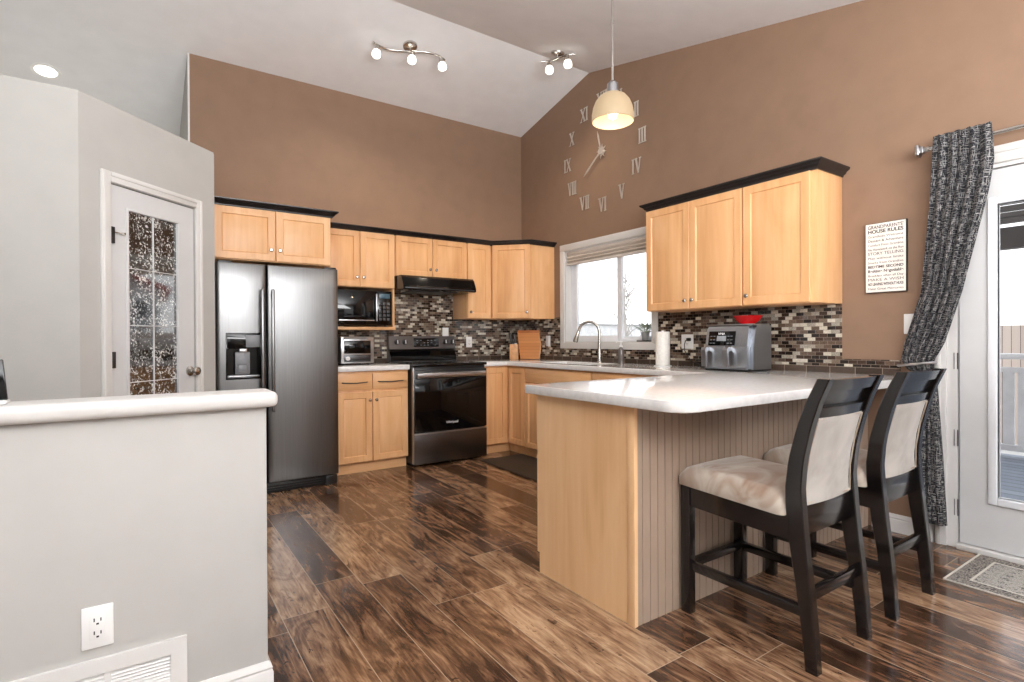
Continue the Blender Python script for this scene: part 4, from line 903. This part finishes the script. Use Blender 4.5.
# ------------------------------------------------------------------ wall clock
def numeral(s, h):
    """strokes of a roman numeral as 2-D quads, centred"""
    wI, wV, gap = 0.026, 0.086, 0.008; q = []; x = 0; se = 0.008
    for ch in s:
        if ch == 'I':
            c = x + wI / 2; q += [[(c - 0.009, se), (c + 0.009, se), (c + 0.009, h - se), (c - 0.009, h - se)], [(x - .002, 0), (x + wI + .002, 0), (x + wI + .002, se), (x - .002, se)], [(x - .002, h - se), (x + wI + .002, h - se), (x + wI + .002, h), (x - .002, h)]]; x += wI
        elif ch == 'V':
            q += [[(x + 0.008, h - se), (x + 0.030, h - se), (x + 0.056, 0), (x + 0.040, 0)], [(x + 0.066, h - se), (x + 0.076, h - se), (x + 0.054, 0), (x + 0.046, 0)], [(x, h - se), (x + 0.036, h - se), (x + 0.036, h), (x, h)], [(x + 0.058, h - se), (x + wV, h - se), (x + wV, h), (x + 0.058, h)]]; x += wV
        else:
            q += [[(x + 0.008, h - se), (x + 0.028, h - se), (x + 0.080, se), (x + 0.060, se)], [(x + 0.066, h - se), (x + 0.076, h - se), (x + 0.020, se), (x + 0.010, se)], [(x, h - se), (x + 0.034, h - se), (x + 0.034, h), (x, h)], [(x + 0.058, h - se), (x + wV, h - se), (x + wV, h), (x + 0.058, h)], [(x, 0), (x + 0.030, 0), (x + 0.030, se), (x, se)], [(x + 0.054, 0), (x + wV, 0), (x + wV, se), (x + 0.054, se)]]; x += wV
        x += gap
    wd = x - gap
    return [[(px - wd / 2, pz - h / 2) for px, pz in p] for p in q]
def clock():
    cy, cz, rr = -1.360, 2.957, 0.510
    t = thing('wall_clock', 'large frameless wall clock with separate silver roman numerals', 'clock', (0, cy, cz))
    m = plain('mirrored_silver', (214, 206, 196), 0.3, 0.55, var=0.05)
    for k, s in enumerate(['XII', 'I', 'II', 'III', 'IV', 'V', 'VI', 'VII', 'VIII', 'IX', 'X', 'XI']):
        a = R(30 * k); oy, oz = cy - rr * math.sin(a), cz + rr * math.cos(a); b = bmn()
        sc = 0.72 if s == 'VIII' else 0.92
        for j, p in enumerate(numeral(s, 0.135)): prism(b, [(-0.006 - 0.0002 * j, oy - px * sc, oz + pz) for px, pz in p], (-0.005, 0, 0))
        obj('numeral', b, m, t, smooth=False)
    def hand(a, ln, wd, x, nm):
        b = bmn(); d = Vector((0, -math.sin(a), math.cos(a))); n = Vector((0, math.cos(a), math.sin(a))); c = Vector((x, cy, cz))
        prism(b, [c - d * 0.05 + n * wd * 0.5, c - d * 0.05 - n * wd * 0.5, c + d * ln * 0.75 - n * wd, c + d * ln, c + d * ln * 0.75 + n * wd], (-0.003, 0, 0)); obj(nm, b, m, t, smooth=False)
    hand(R(-13), 0.215, 0.010, -0.022, 'hour_hand'); hand(R(232 - 0), 0.31, 0.012, -0.028, 'minute_hand')
    b = bmn(); cyl(b, (0, cy, cz), (-0.034, cy, cz), 0.03, 24)
    for k in range(4):
        a = R(45 * k + 10); d = Vector((0, math.cos(a), math.sin(a))); n = Vector((0, -math.sin(a), math.cos(a))); c = Vector((-0.014, cy, cz))
        prism(b, [c - d * 0.07, c - n * 0.012, c + d * 0.07, c + n * 0.012], (-0.006, 0, 0))
    obj('hub', b, m, t, smooth=False)
clock()

# ------------------------------------------------------------------ lights
def track(loc, rz, slope, label, half, heads, wave):
    """wavy ceiling fixture; heads hang down, slightly aimed"""
    t = thing('track_light', label, 'ceiling light', loc, 'wavy chrome track lights'); L = Vector(loc)
    Mz = Matrix.Translation(L) @ Matrix.Rotation(R(rz), 4, 'Z')
    tilt = Matrix.Rotation(slope, 4, 'X')
    P = lambda s, z: Mz @ Vector((s * half, -wave * math.sin(s * 2.6), z))
    b = bmn(); lathe(b, [(0, 0.0), (0.062, 0.0), (0.060, -0.014), (0.035, -0.026), (0.012, -0.03), (0.012, -0.055), (0, -0.055)], M=Matrix.Translation(L) @ tilt); obj('canopy', b, M_CHROME, t)
    b = bmn(); tube(b, [P(-1 + 2 * k / 24, -0.05) for k in range(25)], 0.009, 10); obj('bar', b, M_CHROME, t)
    for s, ax, ay in heads:
        Mh = Matrix.Translation(P(s, -0.055)) @ Matrix.Rotation(R(ax), 4, 'Y') @ Matrix.Rotation(R(ay), 4, 'X')
        b = bmn(); lathe(b, [(0, 0.0), (0.014, -0.002), (0.017, -0.01), (0.022, -0.042), (0.024, -0.048), (0, -0.048)], M=Mh, seg=18); h = obj('lamp_head', b, M_CHROME, t)
        b = bmn(); lathe(b, [(0.022, -0.046), (0.030, -0.054), (0.037, -0.075), (0.036, -0.098), (0.028, -0.108), (0, -0.110)], M=Mh, seg=20); obj('glass_shade', b, M_TRACKG, h)
        l = bpy.data.lights.new('track_bulb', 'SPOT'); l.energy = 16; l.color = (1, 0.86, 0.68); l.shadow_soft_size = 0.03; l.spot_size = R(120); l.spot_blend = 0.9
        o = bpy.data.objects.new('track_bulb', l); COL.objects.link(o); q = Mh @ Vector((0, 0, -0.13)); o.location = q - L; o.parent = t
        o.rotation_euler = (Mh.to_3x3() @ Vector((0, 0.25, -1))).to_track_quat('-Z', 'Y').to_euler()
track((-1.745, -0.80, ceil_z(-0.80)), 0, math.atan(-0.234), 'long three-head chrome track light on the ceiling above the range side', 0.315, ((-0.86, 10, -6), (0.07, 12, -8), (0.84, -8, -6)), 0.075)
track((-0.55, -1.36, ceil_z(-1.36)), -52, math.atan(0.23), 'short two-head chrome track light near the ceiling ridge and the wall clock', 0.16, ((-0.55, 4, -6), (0.55, -4, -6)), 0.03)
def pendant():
    px, py = -1.535, -3.035; zr = 2.343
    t = thing('pendant_lamp', 'glowing alabaster dome pendant lamp on a thin rod above the peninsula', 'pendant lamp', (px, py, ceil_z(py)))
    b = bmn(); cyl(b, (px, py, ceil_z(py) - 0.02), (px, py, zr + 0.215), 0.0065, 10); cyl(b, (px, py, 2.88), (px, py, 2.90), 0.009, 10); obj('rod', b, M_CHROME, t)
    b = bmn(); lathe(b, [(0, 0.0), (0.06, 0.0), (0.055, -0.02), (0.02, -0.035), (0, -0.035)], (px, py, ceil_z(py) + 0.0)); obj('canopy', b, M_CHROME, t)
    b = bmn(); lathe(b, [(0, 0.222), (0.014, 0.222), (0.022, 0.212), (0.030, 0.206), (0.032, 0.176), (0.034, 0.152), (0, 0.152)], (px, py, zr)); obj('socket_cap', b, M_STEELB, t)
    b = bmn(); prof = [(0.026, 0.156), (0.048, 0.150), (0.072, 0.136), (0.093, 0.110), (0.107, 0.076), (0.114, 0.038), (0.114, 0.0)]
    lathe(b, prof + [(r_ - 0.004, z_ - 0.002) for r_, z_ in prof[::-1]] + [prof[0]], (px, py, zr), 36); obj('glass_shade', b, M_SHADE, t)
    b = bmn(); lathe(b, [(0, 0.012), (0.018, 0.018), (0.030, 0.042), (0.028, 0.066), (0.014, 0.10), (0.013, 0.150), (0, 0.150)], (px, py, zr), 20); obj('bulb', b, M_BULB, t)
    l = bpy.data.lights.new('pendant_bulb', 'POINT'); l.energy = 5; l.color = (1, 0.8, 0.58); l.shadow_soft_size = 0.035
    o = bpy.data.objects.new('pendant_bulb', l); COL.objects.link(o); o.location = Vector((px, py, zr - 0.01)) - wloc(t); o.parent = t
pendant()

# ------------------------------------------------------------------ stools
def make_stool():
    t = thing('counter_stool', 'nearer dark wood counter stool with beige seat at the peninsula', 'stool', (-1.572, -3.95, 0), 'counter stools at the peninsula')
    X0, X1 = -1.797, -1.384; lw = 0.039; YF = -3.686
    curve = [(0, -4.219), (0.12, -4.210), (0.25, -4.196), (0.40, -4.176), (0.52, -4.163), (0.62, -4.158), (0.72, -4.168), (0.84, -4.196), (0.93, -4.226), (1.012, -4.262)]
    def yc(z):
        for (za, ya), (zb, yb) in zip(curve, curve[1:]):
            if za <= z <= zb: return ya + (yb - ya) * (z - za) / (zb - za)
        return curve[-1][1]
    def dep(z): return 0.042 + 0.020 * max(0, 1 - abs(z - 0.52) / 0.5)
    for xa in (X0, X1 - lw):
        b = bmn(); box(b, xa, xa + lw, YF - 0.044, YF, 0, 0.540, 0.003); obj('leg', b, M_ESPRESSO, t)
    for xa in (X0 + 0.008, X1 - lw + 0.018):
        b = bmn(); zs = [i * 1.012 / 26 for i in range(27)]
        rings = []
        for z in zs:
            y, d = yc(z), dep(z) / 2; e = 0.004
            rings.append([b.verts.new(p) for p in ((xa + e, y - d, z), (xa + lw - e, y - d, z), (xa + lw, y - d + e, z), (xa + lw, y + d - e, z), (xa + lw - e, y + d, z), (xa + e, y + d, z), (xa, y + d - e, z), (xa, y - d + e, z))])
        for r0, r1 in zip(rings, rings[1:]):
            for i in range(8): b.faces.new((r0[i], r0[(i + 1) % 8], r1[(i + 1) % 8], r1[i]))
        b.faces.new(rings[0]); b.faces.new(rings[-1]); lg = obj('leg', b, M_ESPRESSO, t, sharp=25)
        b = bmn(); cyl(b, (xa + lw / 2, yc(0), 0), (xa + lw / 2, yc(0), 0.004), 0.014, 12)
        obj('glide', b, M_STEELB, lg)
    # aprons
    b = bmn(); box(b, X0 + lw, X1 - lw, YF - 0.030, YF - 0.006, 0.452, 0.538, 0.002); obj('apron', b, M_ESPRESSO, t)
    b = bmn(); box(b, X0 + lw + 0.008, X1 - lw + 0.018, yc(0.5) - 0.012, yc(0.5) + 0.018, 0.450, 0.555, 0.002); obj('apron', b, M_ESPRESSO, t)
    for xa in (X0 + 0.006, X1 - 0.030):
        b = bmn(); ya_ = yc(0.5) + 0.02; prism(b, [(xa, ya_, 0.436), (xa, YF - 0.044, 0.452), (xa, YF - 0.044, 0.538), (xa, ya_, 0.522)], (0.024, 0, 0)); obj('apron', b, M_ESPRESSO, t)
    # stretchers
    for xa in (X0 + 0.008, X1 - 0.034):
        b = bmn(); box(b, xa, xa + 0.026, yc(0.2) + 0.015, YF - 0.040, 0.182, 0.218, 0.003); obj('stretcher', b, M_ESPRESSO, t)
    b = bmn(); box(b, X0 + lw, X1 - lw, YF - 0.034, YF - 0.010, 0.182, 0.218, 0.003); obj('stretcher', b, M_ESPRESSO, t)
    b = bmn(); box(b, X0 + lw + 0.008, X1 - lw + 0.018, yc(0.25) - 0.012, yc(0.25) + 0.012, 0.232, 0.272, 0.003); obj('stretcher', b, M_ESPRESSO, t)
    # padded seat: a domed cushion with rounded rim
    b = bmn(); NX, NY = 22, 24; sx0, sx1, sy0, sy1 = X0 - 0.014, X1 + 0.014, YF + 0.012, -4.135
    def cush(u, v):
        e = min(u, 1 - u, ) ; f = min(v, 1 - v)
        edge = min(1, (min(e / 0.08, 1)) ** 0.45) * min(1, (min(f / 0.08, 1)) ** 0.45)
        return 0.530 + 0.056 * edge + 0.014 * math.sin(math.pi * u) ** 0.7 * math.sin(math.pi * v) ** 0.7
    def sxy(u, v):
        x = sx0 + (sx1 - sx0) * u; y = sy0 + (sy1 - sy0) * v; cr = 0.03
        dx, dy = min(u, 1 - u) * (sx1 - sx0), min(v, 1 - v) * (sy0 - sy1)
        if dx < cr and dy < cr:
            k = cr - math.hypot(cr - dx, cr - dy)
            if k < 0:
                f = cr / math.hypot(cr - dx, cr - dy); nx, ny = cr - (cr - dx) * f, cr - (cr - dy) * f
                x += (nx - dx) * (1 if u < 0.5 else -1); y -= (ny - dy) * (1 if v < 0.5 else -1)
        return x, y
    us = [0, 0.02, 0.05, 0.09] + [0.09 + 0.82 * i / 14 for i in range(1, 14)] + [0.91, 0.95, 0.98, 1]
    top = [[b.verts.new((*sxy(u, v), cush(u, v))) for v in us] for u in us]
    bot = [[b.verts.new((*sxy(u, v), 0.513)) for v in us] for u in us]; n = len(us)
    for i in range(n - 1):
        for j in range(n - 1):
            b.faces.new((top[i][j], top[i + 1][j], top[i + 1][j + 1], top[i][j + 1])); b.faces.new((bot[i][j], bot[i][j + 1], bot[i + 1][j + 1], bot[i + 1][j]))
    for i in range(n - 1):
        b.faces.new((top[i][0], bot[i][0], bot[i + 1][0], top[i + 1][0])); b.faces.new((top[i + 1][n - 1], bot[i + 1][n - 1], bot[i][n - 1], top[i][n - 1]))
        b.faces.new((top[0][i + 1], bot[0][i + 1], bot[0][i], top[0][i])); b.faces.new((top[n - 1][i], bot[n - 1][i], bot[n - 1][i + 1], top[n - 1][i + 1]))
    for v in b.verts: v.co.z += 0.027 - 0.019 * (sy0 - v.co.y) / (sy0 - sy1)
    obj('seat', b, M_SEAT, t, sharp=60)
    # curved back rails, glossy panel and pad between the posts
    def strip(z0, z1, th, off=0.0, bow=0.012, xa=X0 + lw + 0.008, xb=X1 - lw + 0.018, nz=6, pad=0.0):
        b = bmn(); nx = 12; F, B = [], []
        for i in range(nx + 1):
            u = i / nx; x = xa + (xb - xa) * u; bw = -bow * math.sin(math.pi * u); F.append([]); B.append([])
            for j in range(nz + 1):
                z = z0 + (z1 - z0) * j / nz; y = yc(z) + bw + off
                p = pad * (math.sin(math.pi * min(1, max(0, u))) ** 0.35) * (math.sin(math.pi * j / nz) ** 0.35) if pad else 0
                F[-1].append(b.verts.new((x, y + th / 2 + p, z))); B[-1].append(b.verts.new((x, y - th / 2 - p, z)))
        for i in range(nx):
            for j in range(nz): b.faces.new((F[i][j], F[i + 1][j], F[i + 1][j + 1], F[i][j + 1])); b.faces.new((B[i][j], B[i][j + 1], B[i + 1][j + 1], B[i + 1][j]))
            b.faces.new((F[i][0], B[i][0], B[i + 1][0], F[i + 1][0])); b.faces.new((F[i][nz], F[i + 1][nz], B[i + 1][nz], B[i][nz]))
        for j in range(nz): b.faces.new((F[0][j], F[0][j + 1], B[0][j + 1], B[0][j])); b.faces.new((F[nx][j], B[nx][j], B[nx][j + 1], F[nx][j + 1]))
        return b
    obj('top_rail', strip(0.968, 1.008, 0.030), M_ESPRESSO, t); obj('back_panel', strip(0.905, 0.970, 0.012, 0.004), M_ESPRESSO, t); obj('middle_rail', strip(0.872, 0.908, 0.028), M_ESPRESSO, t)
    pdd = obj('back_pad', strip(0.556, 0.874, 0.026, nz=12, pad=0.008), M_BACKPAD, t, sharp=60)
    b = bmn()
    loop = [(X0 + lw + 0.016, z) for z in (0.565, 0.66, 0.76, 0.866)] + [(X1 - lw + 0.010, z) for z in (0.866, 0.76, 0.66, 0.565)] + [(X0 + lw + 0.016, 0.565)]
    tube(b, [(x, yc(z) - 0.019, z) for x, z in loop], 0.0028, 6); obj('piping', b, M_SEAT, pdd)
    return t
def copy_tree(o, parent=None):
    c = o.copy(); COL.objects.link(c); c.parent = parent
    for ch in list(o.children): copy_tree(ch, c)
    return c
st = make_stool()
s2 = copy_tree(st); s2.location = (-1.572 + 0.632, -3.95, 0)
s2['label'] = 'farther dark wood counter stool with beige seat, next to the curtain'

# ------------------------------------------------------------------ curtain, rod, rugs
t = thing('curtain_rod', 'brushed metal curtain rod with square finial above the patio door', 'curtain rod', (-0.1, -4.0, 2.19))
b = bmn(); cyl(b, (-0.10, -3.995, 2.185), (-0.10, -5.35, 2.185), 0.0105, 14); obj('rod', b, M_CHROME, t)
b = bmn(); cyl(b, (-0.10, -3.985, 2.185), (-0.10, -4.01, 2.185), 0.015, 14); box(b, -0.118, -0.082, -3.970, -3.990, 2.167, 2.203, 0.004); box(b, -0.13, -0.07, -3.954, -3.974, 2.155, 2.215, 0.006); obj('finial', b, M_STEELB, t)
b = bmn(); box(b, -0.10, 0, -4.045, -4.055, 2.178, 2.192, 0.002); box(b, -0.008, 0, -4.03, -4.07, 2.15, 2.22, 0.002); obj('bracket', b, M_CHROME, t)
def curtain():
    t = thing('curtain', 'black and white crosshatched curtain tied back beside the patio door', 'curtain', (-0.09, -4.1, 0.1))
    keys = [(2.238, -4.045, -4.285, -0.126, 0.011), (2.06, -4.038, -4.290, -0.122, 0.018), (1.90, -4.028, -4.262, -0.112, 0.020), (1.40, -3.975, -4.148, -0.085, 0.018), (1.12, -3.890, -4.070, -0.075, 0.016), (1.02, -3.870, -4.022, -0.07, 0.012), (0.975, -3.890, -4.020, -0.07, 0.012), (0.935, -3.956, -4.03, -0.072, 0.012), (0.86, -3.957, -4.040, -0.075, 0.016), (0.50, -3.950, -4.062, -0.08, 0.020), (0.125, -3.935, -4.078, -0.08, 0.022)]
    b = bmn(); uvl = b.loops.layers.uv.new('UVMap'); NZ, NU = 70, 110; grid = []
    for i in range(NZ + 1):
        z = 2.238 - (2.238 - 0.125) * i / NZ
        for k0, k1 in zip(keys, keys[1:]):
            if k1[0] - 1e-6 <= z <= k0[0] + 1e-6: f = (k0[0] - z) / (k0[0] - k1[0]); K = [a + (c - a) * f for a, c in zip(k0, k1)]; break
        row = []
        for j in range(NU + 1):
            u = j / NU; ph = 2 * math.pi * 5.5 * u + 0.5 * math.sin(z * 2.3)
            y = K[1] + (K[2] - K[1]) * u + 0.008 * math.sin(ph * 2 + z) * (K[4] / 0.026)
            x = K[3] + K[4] * math.sin(ph) + 0.004 * math.sin(ph * 2.7 + 3 * z)
            dz = 0.006 * math.sin(ph) if i == 0 else 0
            row.append((b.verts.new((x, y, z + dz)), u, (2.238 - z)))
        grid.append(row)
    for i in range(NZ):
        for j in range(NU):
            q = (grid[i][j], grid[i][j + 1], grid[i + 1][j + 1], grid[i + 1][j]); f = b.faces.new([k[0] for k in q])
            for lp, k in zip(f.loops, q): lp[uvl].uv = (k[1] * 0.62, k[2])
    o = obj('fabric', b, M_CURTAIN, t, sharp=80); md = o.modifiers.new('thickness', 'SOLIDIFY'); md.thickness = 0.003
    b = bmn(); pts = []
    for k in range(33):
        a = 2 * math.pi * k / 32; pts.append((-0.068 + 0.036 * math.cos(a), -3.942 + 0.090 * math.sin(a), 1.0 + 0.022 * math.cos(a) * 0 + 0.012 * math.sin(a) * -1))
    tube(b, pts, 0.007, 8, caps=False); cyl(b, (-0.032, -3.93, 1.0), (0.0, -3.93, 1.0), 0.006, 8); obj('tie_back', b, M_STEELB, t)
curtain()
b = bmn(); box(b, -0.54, -0.035, -4.205, -5.10, 0.0, 0.008, 0.003)
o = obj('door_rug', b, M_RUG, thing('rug_anchor', '', '')) if False else None
t = thing('door_rug', 'faded grey persian style rug in front of the patio door', 'rug', (-0.29, -4.655, 0))
obj('pile', b, M_RUG, t)
b = bmn(); box(b, -1.06, -0.575, -0.80, -1.70, 0.0, 0.014, 0.006); tag(obj('kitchen_mat', b, M_MAT), 'dark brown anti-fatigue mat on the floor in front of the sink', 'mat')

# ------------------------------------------------------------------ outdoors
b = bmn(); box(b, 0.15, 60, -30, 40, -1.2, -1.1); box(b, -60, 0.15, -60, YB - 0.05, -0.3, -0.13); struct('ground', b, M_SNOW)
b = bmn(); box(b, 0.16, 3.5, -9, -2.9, -0.12, -0.03); struct('deck', b, M_DECK, 'grey deck boards outside the patio door')
t = thing('deck_railing', 'white picket railing along the far edge of the deck', 'railing', (3.35, -4, -0.03))
b = bmn(); box(b, 3.30, 3.42, -9, -2.9, 0.93, 0.985, 0.01); box(b, 3.335, 3.385, -9, -2.9, 0.80, 0.85); box(b, 3.335, 3.385, -9, -2.9, 0.03, 0.09); obj('rail', b, M_OUTW, t)
b = bmn(); y = -2.95
while y > -9: box(b, 3.345, 3.375, y, y - 0.085, 0.05, 0.82); y -= 0.11
o = obj('pickets', b, M_OUTW, t); o['kind'] = 'stuff'
t = thing('pergola', 'dark slatted pergola over the deck outside the door', 'pergola', (1.8, -4.5, -0.03))
for k in range(9):
    b = bmn(); box(b, 0.5 + k * 0.33, 0.5 + k * 0.33 + 0.09, -8.5, -3.0, 2.24, 2.28); obj('slat', b, M_PERG, t)
b = bmn(); box(b, 3.04, 3.16, -8.5, -3.0, 1.98, 2.18); obj('beam', b, M_PERG, t)
b = bmn(); box(b, 3.05, 3.15, -3.0, -3.1, -0.03, 2.0); obj('post', b, M_PERG, t)
b = bmn(); box(b, 3.05, 3.15, -8.4, -8.5, -0.03, 2.0); obj('post', b, M_PERG, t)
b = bmn(); box(b, 11, 11.06, -20, 1, -1.1, 1.38); tag(obj('yard_fence', b, M_FENCEW), 'pale wooden fence beyond the deck railing', 'fence')
t = thing('side_fence', 'white fence with grey top rail seen through the kitchen window', 'fence', (6, 7, -1.1))
b = bmn(); box(b, 2, 12.5, 7.0, 7.06, -1.1, 1.55); obj('boards', b, M_OUTW, t)
b = bmn(); box(b, 2, 12.5, 6.96, 7.1, 1.55, 1.60); obj('top_rail', b, plain('weathered_rail', (176, 176, 176), 0.7), t)
def bare_tree(x, y, z0, h, seed, label):
    rd = random.Random(seed); t = thing('bare_tree', label, 'tree', (x, y, z0), 'pale bare trees beyond the window')
    b = bmn(); tube(b, [(x, y, z0), (x + 0.05, y, z0 + h * 0.4), (x - 0.05, y + 0.05, z0 + h * 0.7), (x, y, z0 + h)], [0.07, 0.05, 0.03, 0.01], 8); obj('trunk', b, M_BARK, t)
    b = bmn()
    for k in range(26):
        zz = z0 + h * rd.uniform(0.35, 0.95); a = rd.uniform(0, 6.28); ln = rd.uniform(0.4, 1.0) * (1.2 - (zz - z0) / h)
        e = Vector((x + math.cos(a) * ln, y + math.sin(a) * ln, zz + ln * 0.8)); s = Vector((x, y, zz)); m_ = (s + e) / 2 + Vector((rd.uniform(-.1, .1), rd.uniform(-.1, .1), 0.05))
        tube(b, [s, m_, e], [0.02, 0.014, 0.005], 5)
        e2 = m_ + Vector((rd.uniform(-.4, .4), rd.uniform(-.4, .4), rd.uniform(.2, .5))); tube(b, [m_, (m_ + e2) / 2, e2], [0.01, 0.008, 0.003], 5)
    obj('branches', b, M_BARK, t)
bare_tree(4.4, 4.6, -1.1, 4.6, 4, 'pale bare tree seen through the left window pane')
bare_tree(7.6, 5.6, -1.1, 4.4, 9, 'pale bare tree seen through the right window pane')
# neighbour's house opposite the kitchen window (mirrored in the pantry door glass)
t = thing('neighbouring_house', 'white neighbouring house with balcony and red roof', 'house', (23, -2, -1.1))
b = bmn(); prism(b, [(22, -7, -1.1), (22, -0.7, -1.1), (22, -0.7, 3.45), (22, -3.4, 4.6), (22, -7, 3.3)], (7, 0, 0)); obj('wall', b, M_SIDING, t, smooth=False)
b = bmn()
prism(b, [(21.4, -0.35, 3.33), (21.4, -3.4, 4.62), (21.4, -3.4, 4.85), (21.4, -0.35, 3.56)], (8, 0, 0)); prism(b, [(21.4, -7.7, 3.05), (21.4, -3.4, 4.62), (21.4, -3.4, 4.85), (21.4, -7.7, 3.28)], (8, 0, 0)); obj('roof', b, M_ROOFT, t, smooth=False)
for wy in (-1.75, -3.6):
    b = bmn(); box(b, 21.95, 22.0, wy - 0.55, wy + 0.55, 2.05, 3.05, 0.01); wn_ = obj('window', b, M_OUTW, t)
    for s in (-0.27, 0.27):
        b = bmn(); box(b, 21.93, 21.96, wy + s - 0.2, wy + s + 0.2, 2.2, 2.95); obj('pane', b, M_SLOT, wn_)
b = bmn(); box(b, 20.6, 22.0, -5.5, -0.9, 1.35, 1.65); obj('balcony_floor', b, M_OUTW, t)
b = bmn(); box(b, 20.62, 20.70, -5.5, -0.9, 2.45, 2.52); box(b, 20.62, 20.70, -5.5, -0.9, 1.70, 1.76)
y = -0.9
while y > -5.5: box(b, 20.64, 20.68, y, y - 0.06, 1.65, 2.5); y -= 0.17
obj('balcony_railing', b, M_GREYPL, t)
for y in (-1.0, -5.4): 
    b = bmn(); box(b, 20.6, 20.75, y, y - 0.14, -1.1, 1.35); obj('post', b, M_OUTW, t)
b = bmn(); box(b, 16, 16.06, 1.2, -12, -1.1, 1.15); tag(obj('back_fence', b, bands('brown_fence_boards', (146, 108, 82), (170, 128, 98), 1, 0.14, 0.06)), 'brown wooden fence in front of the neighbouring house', 'fence')
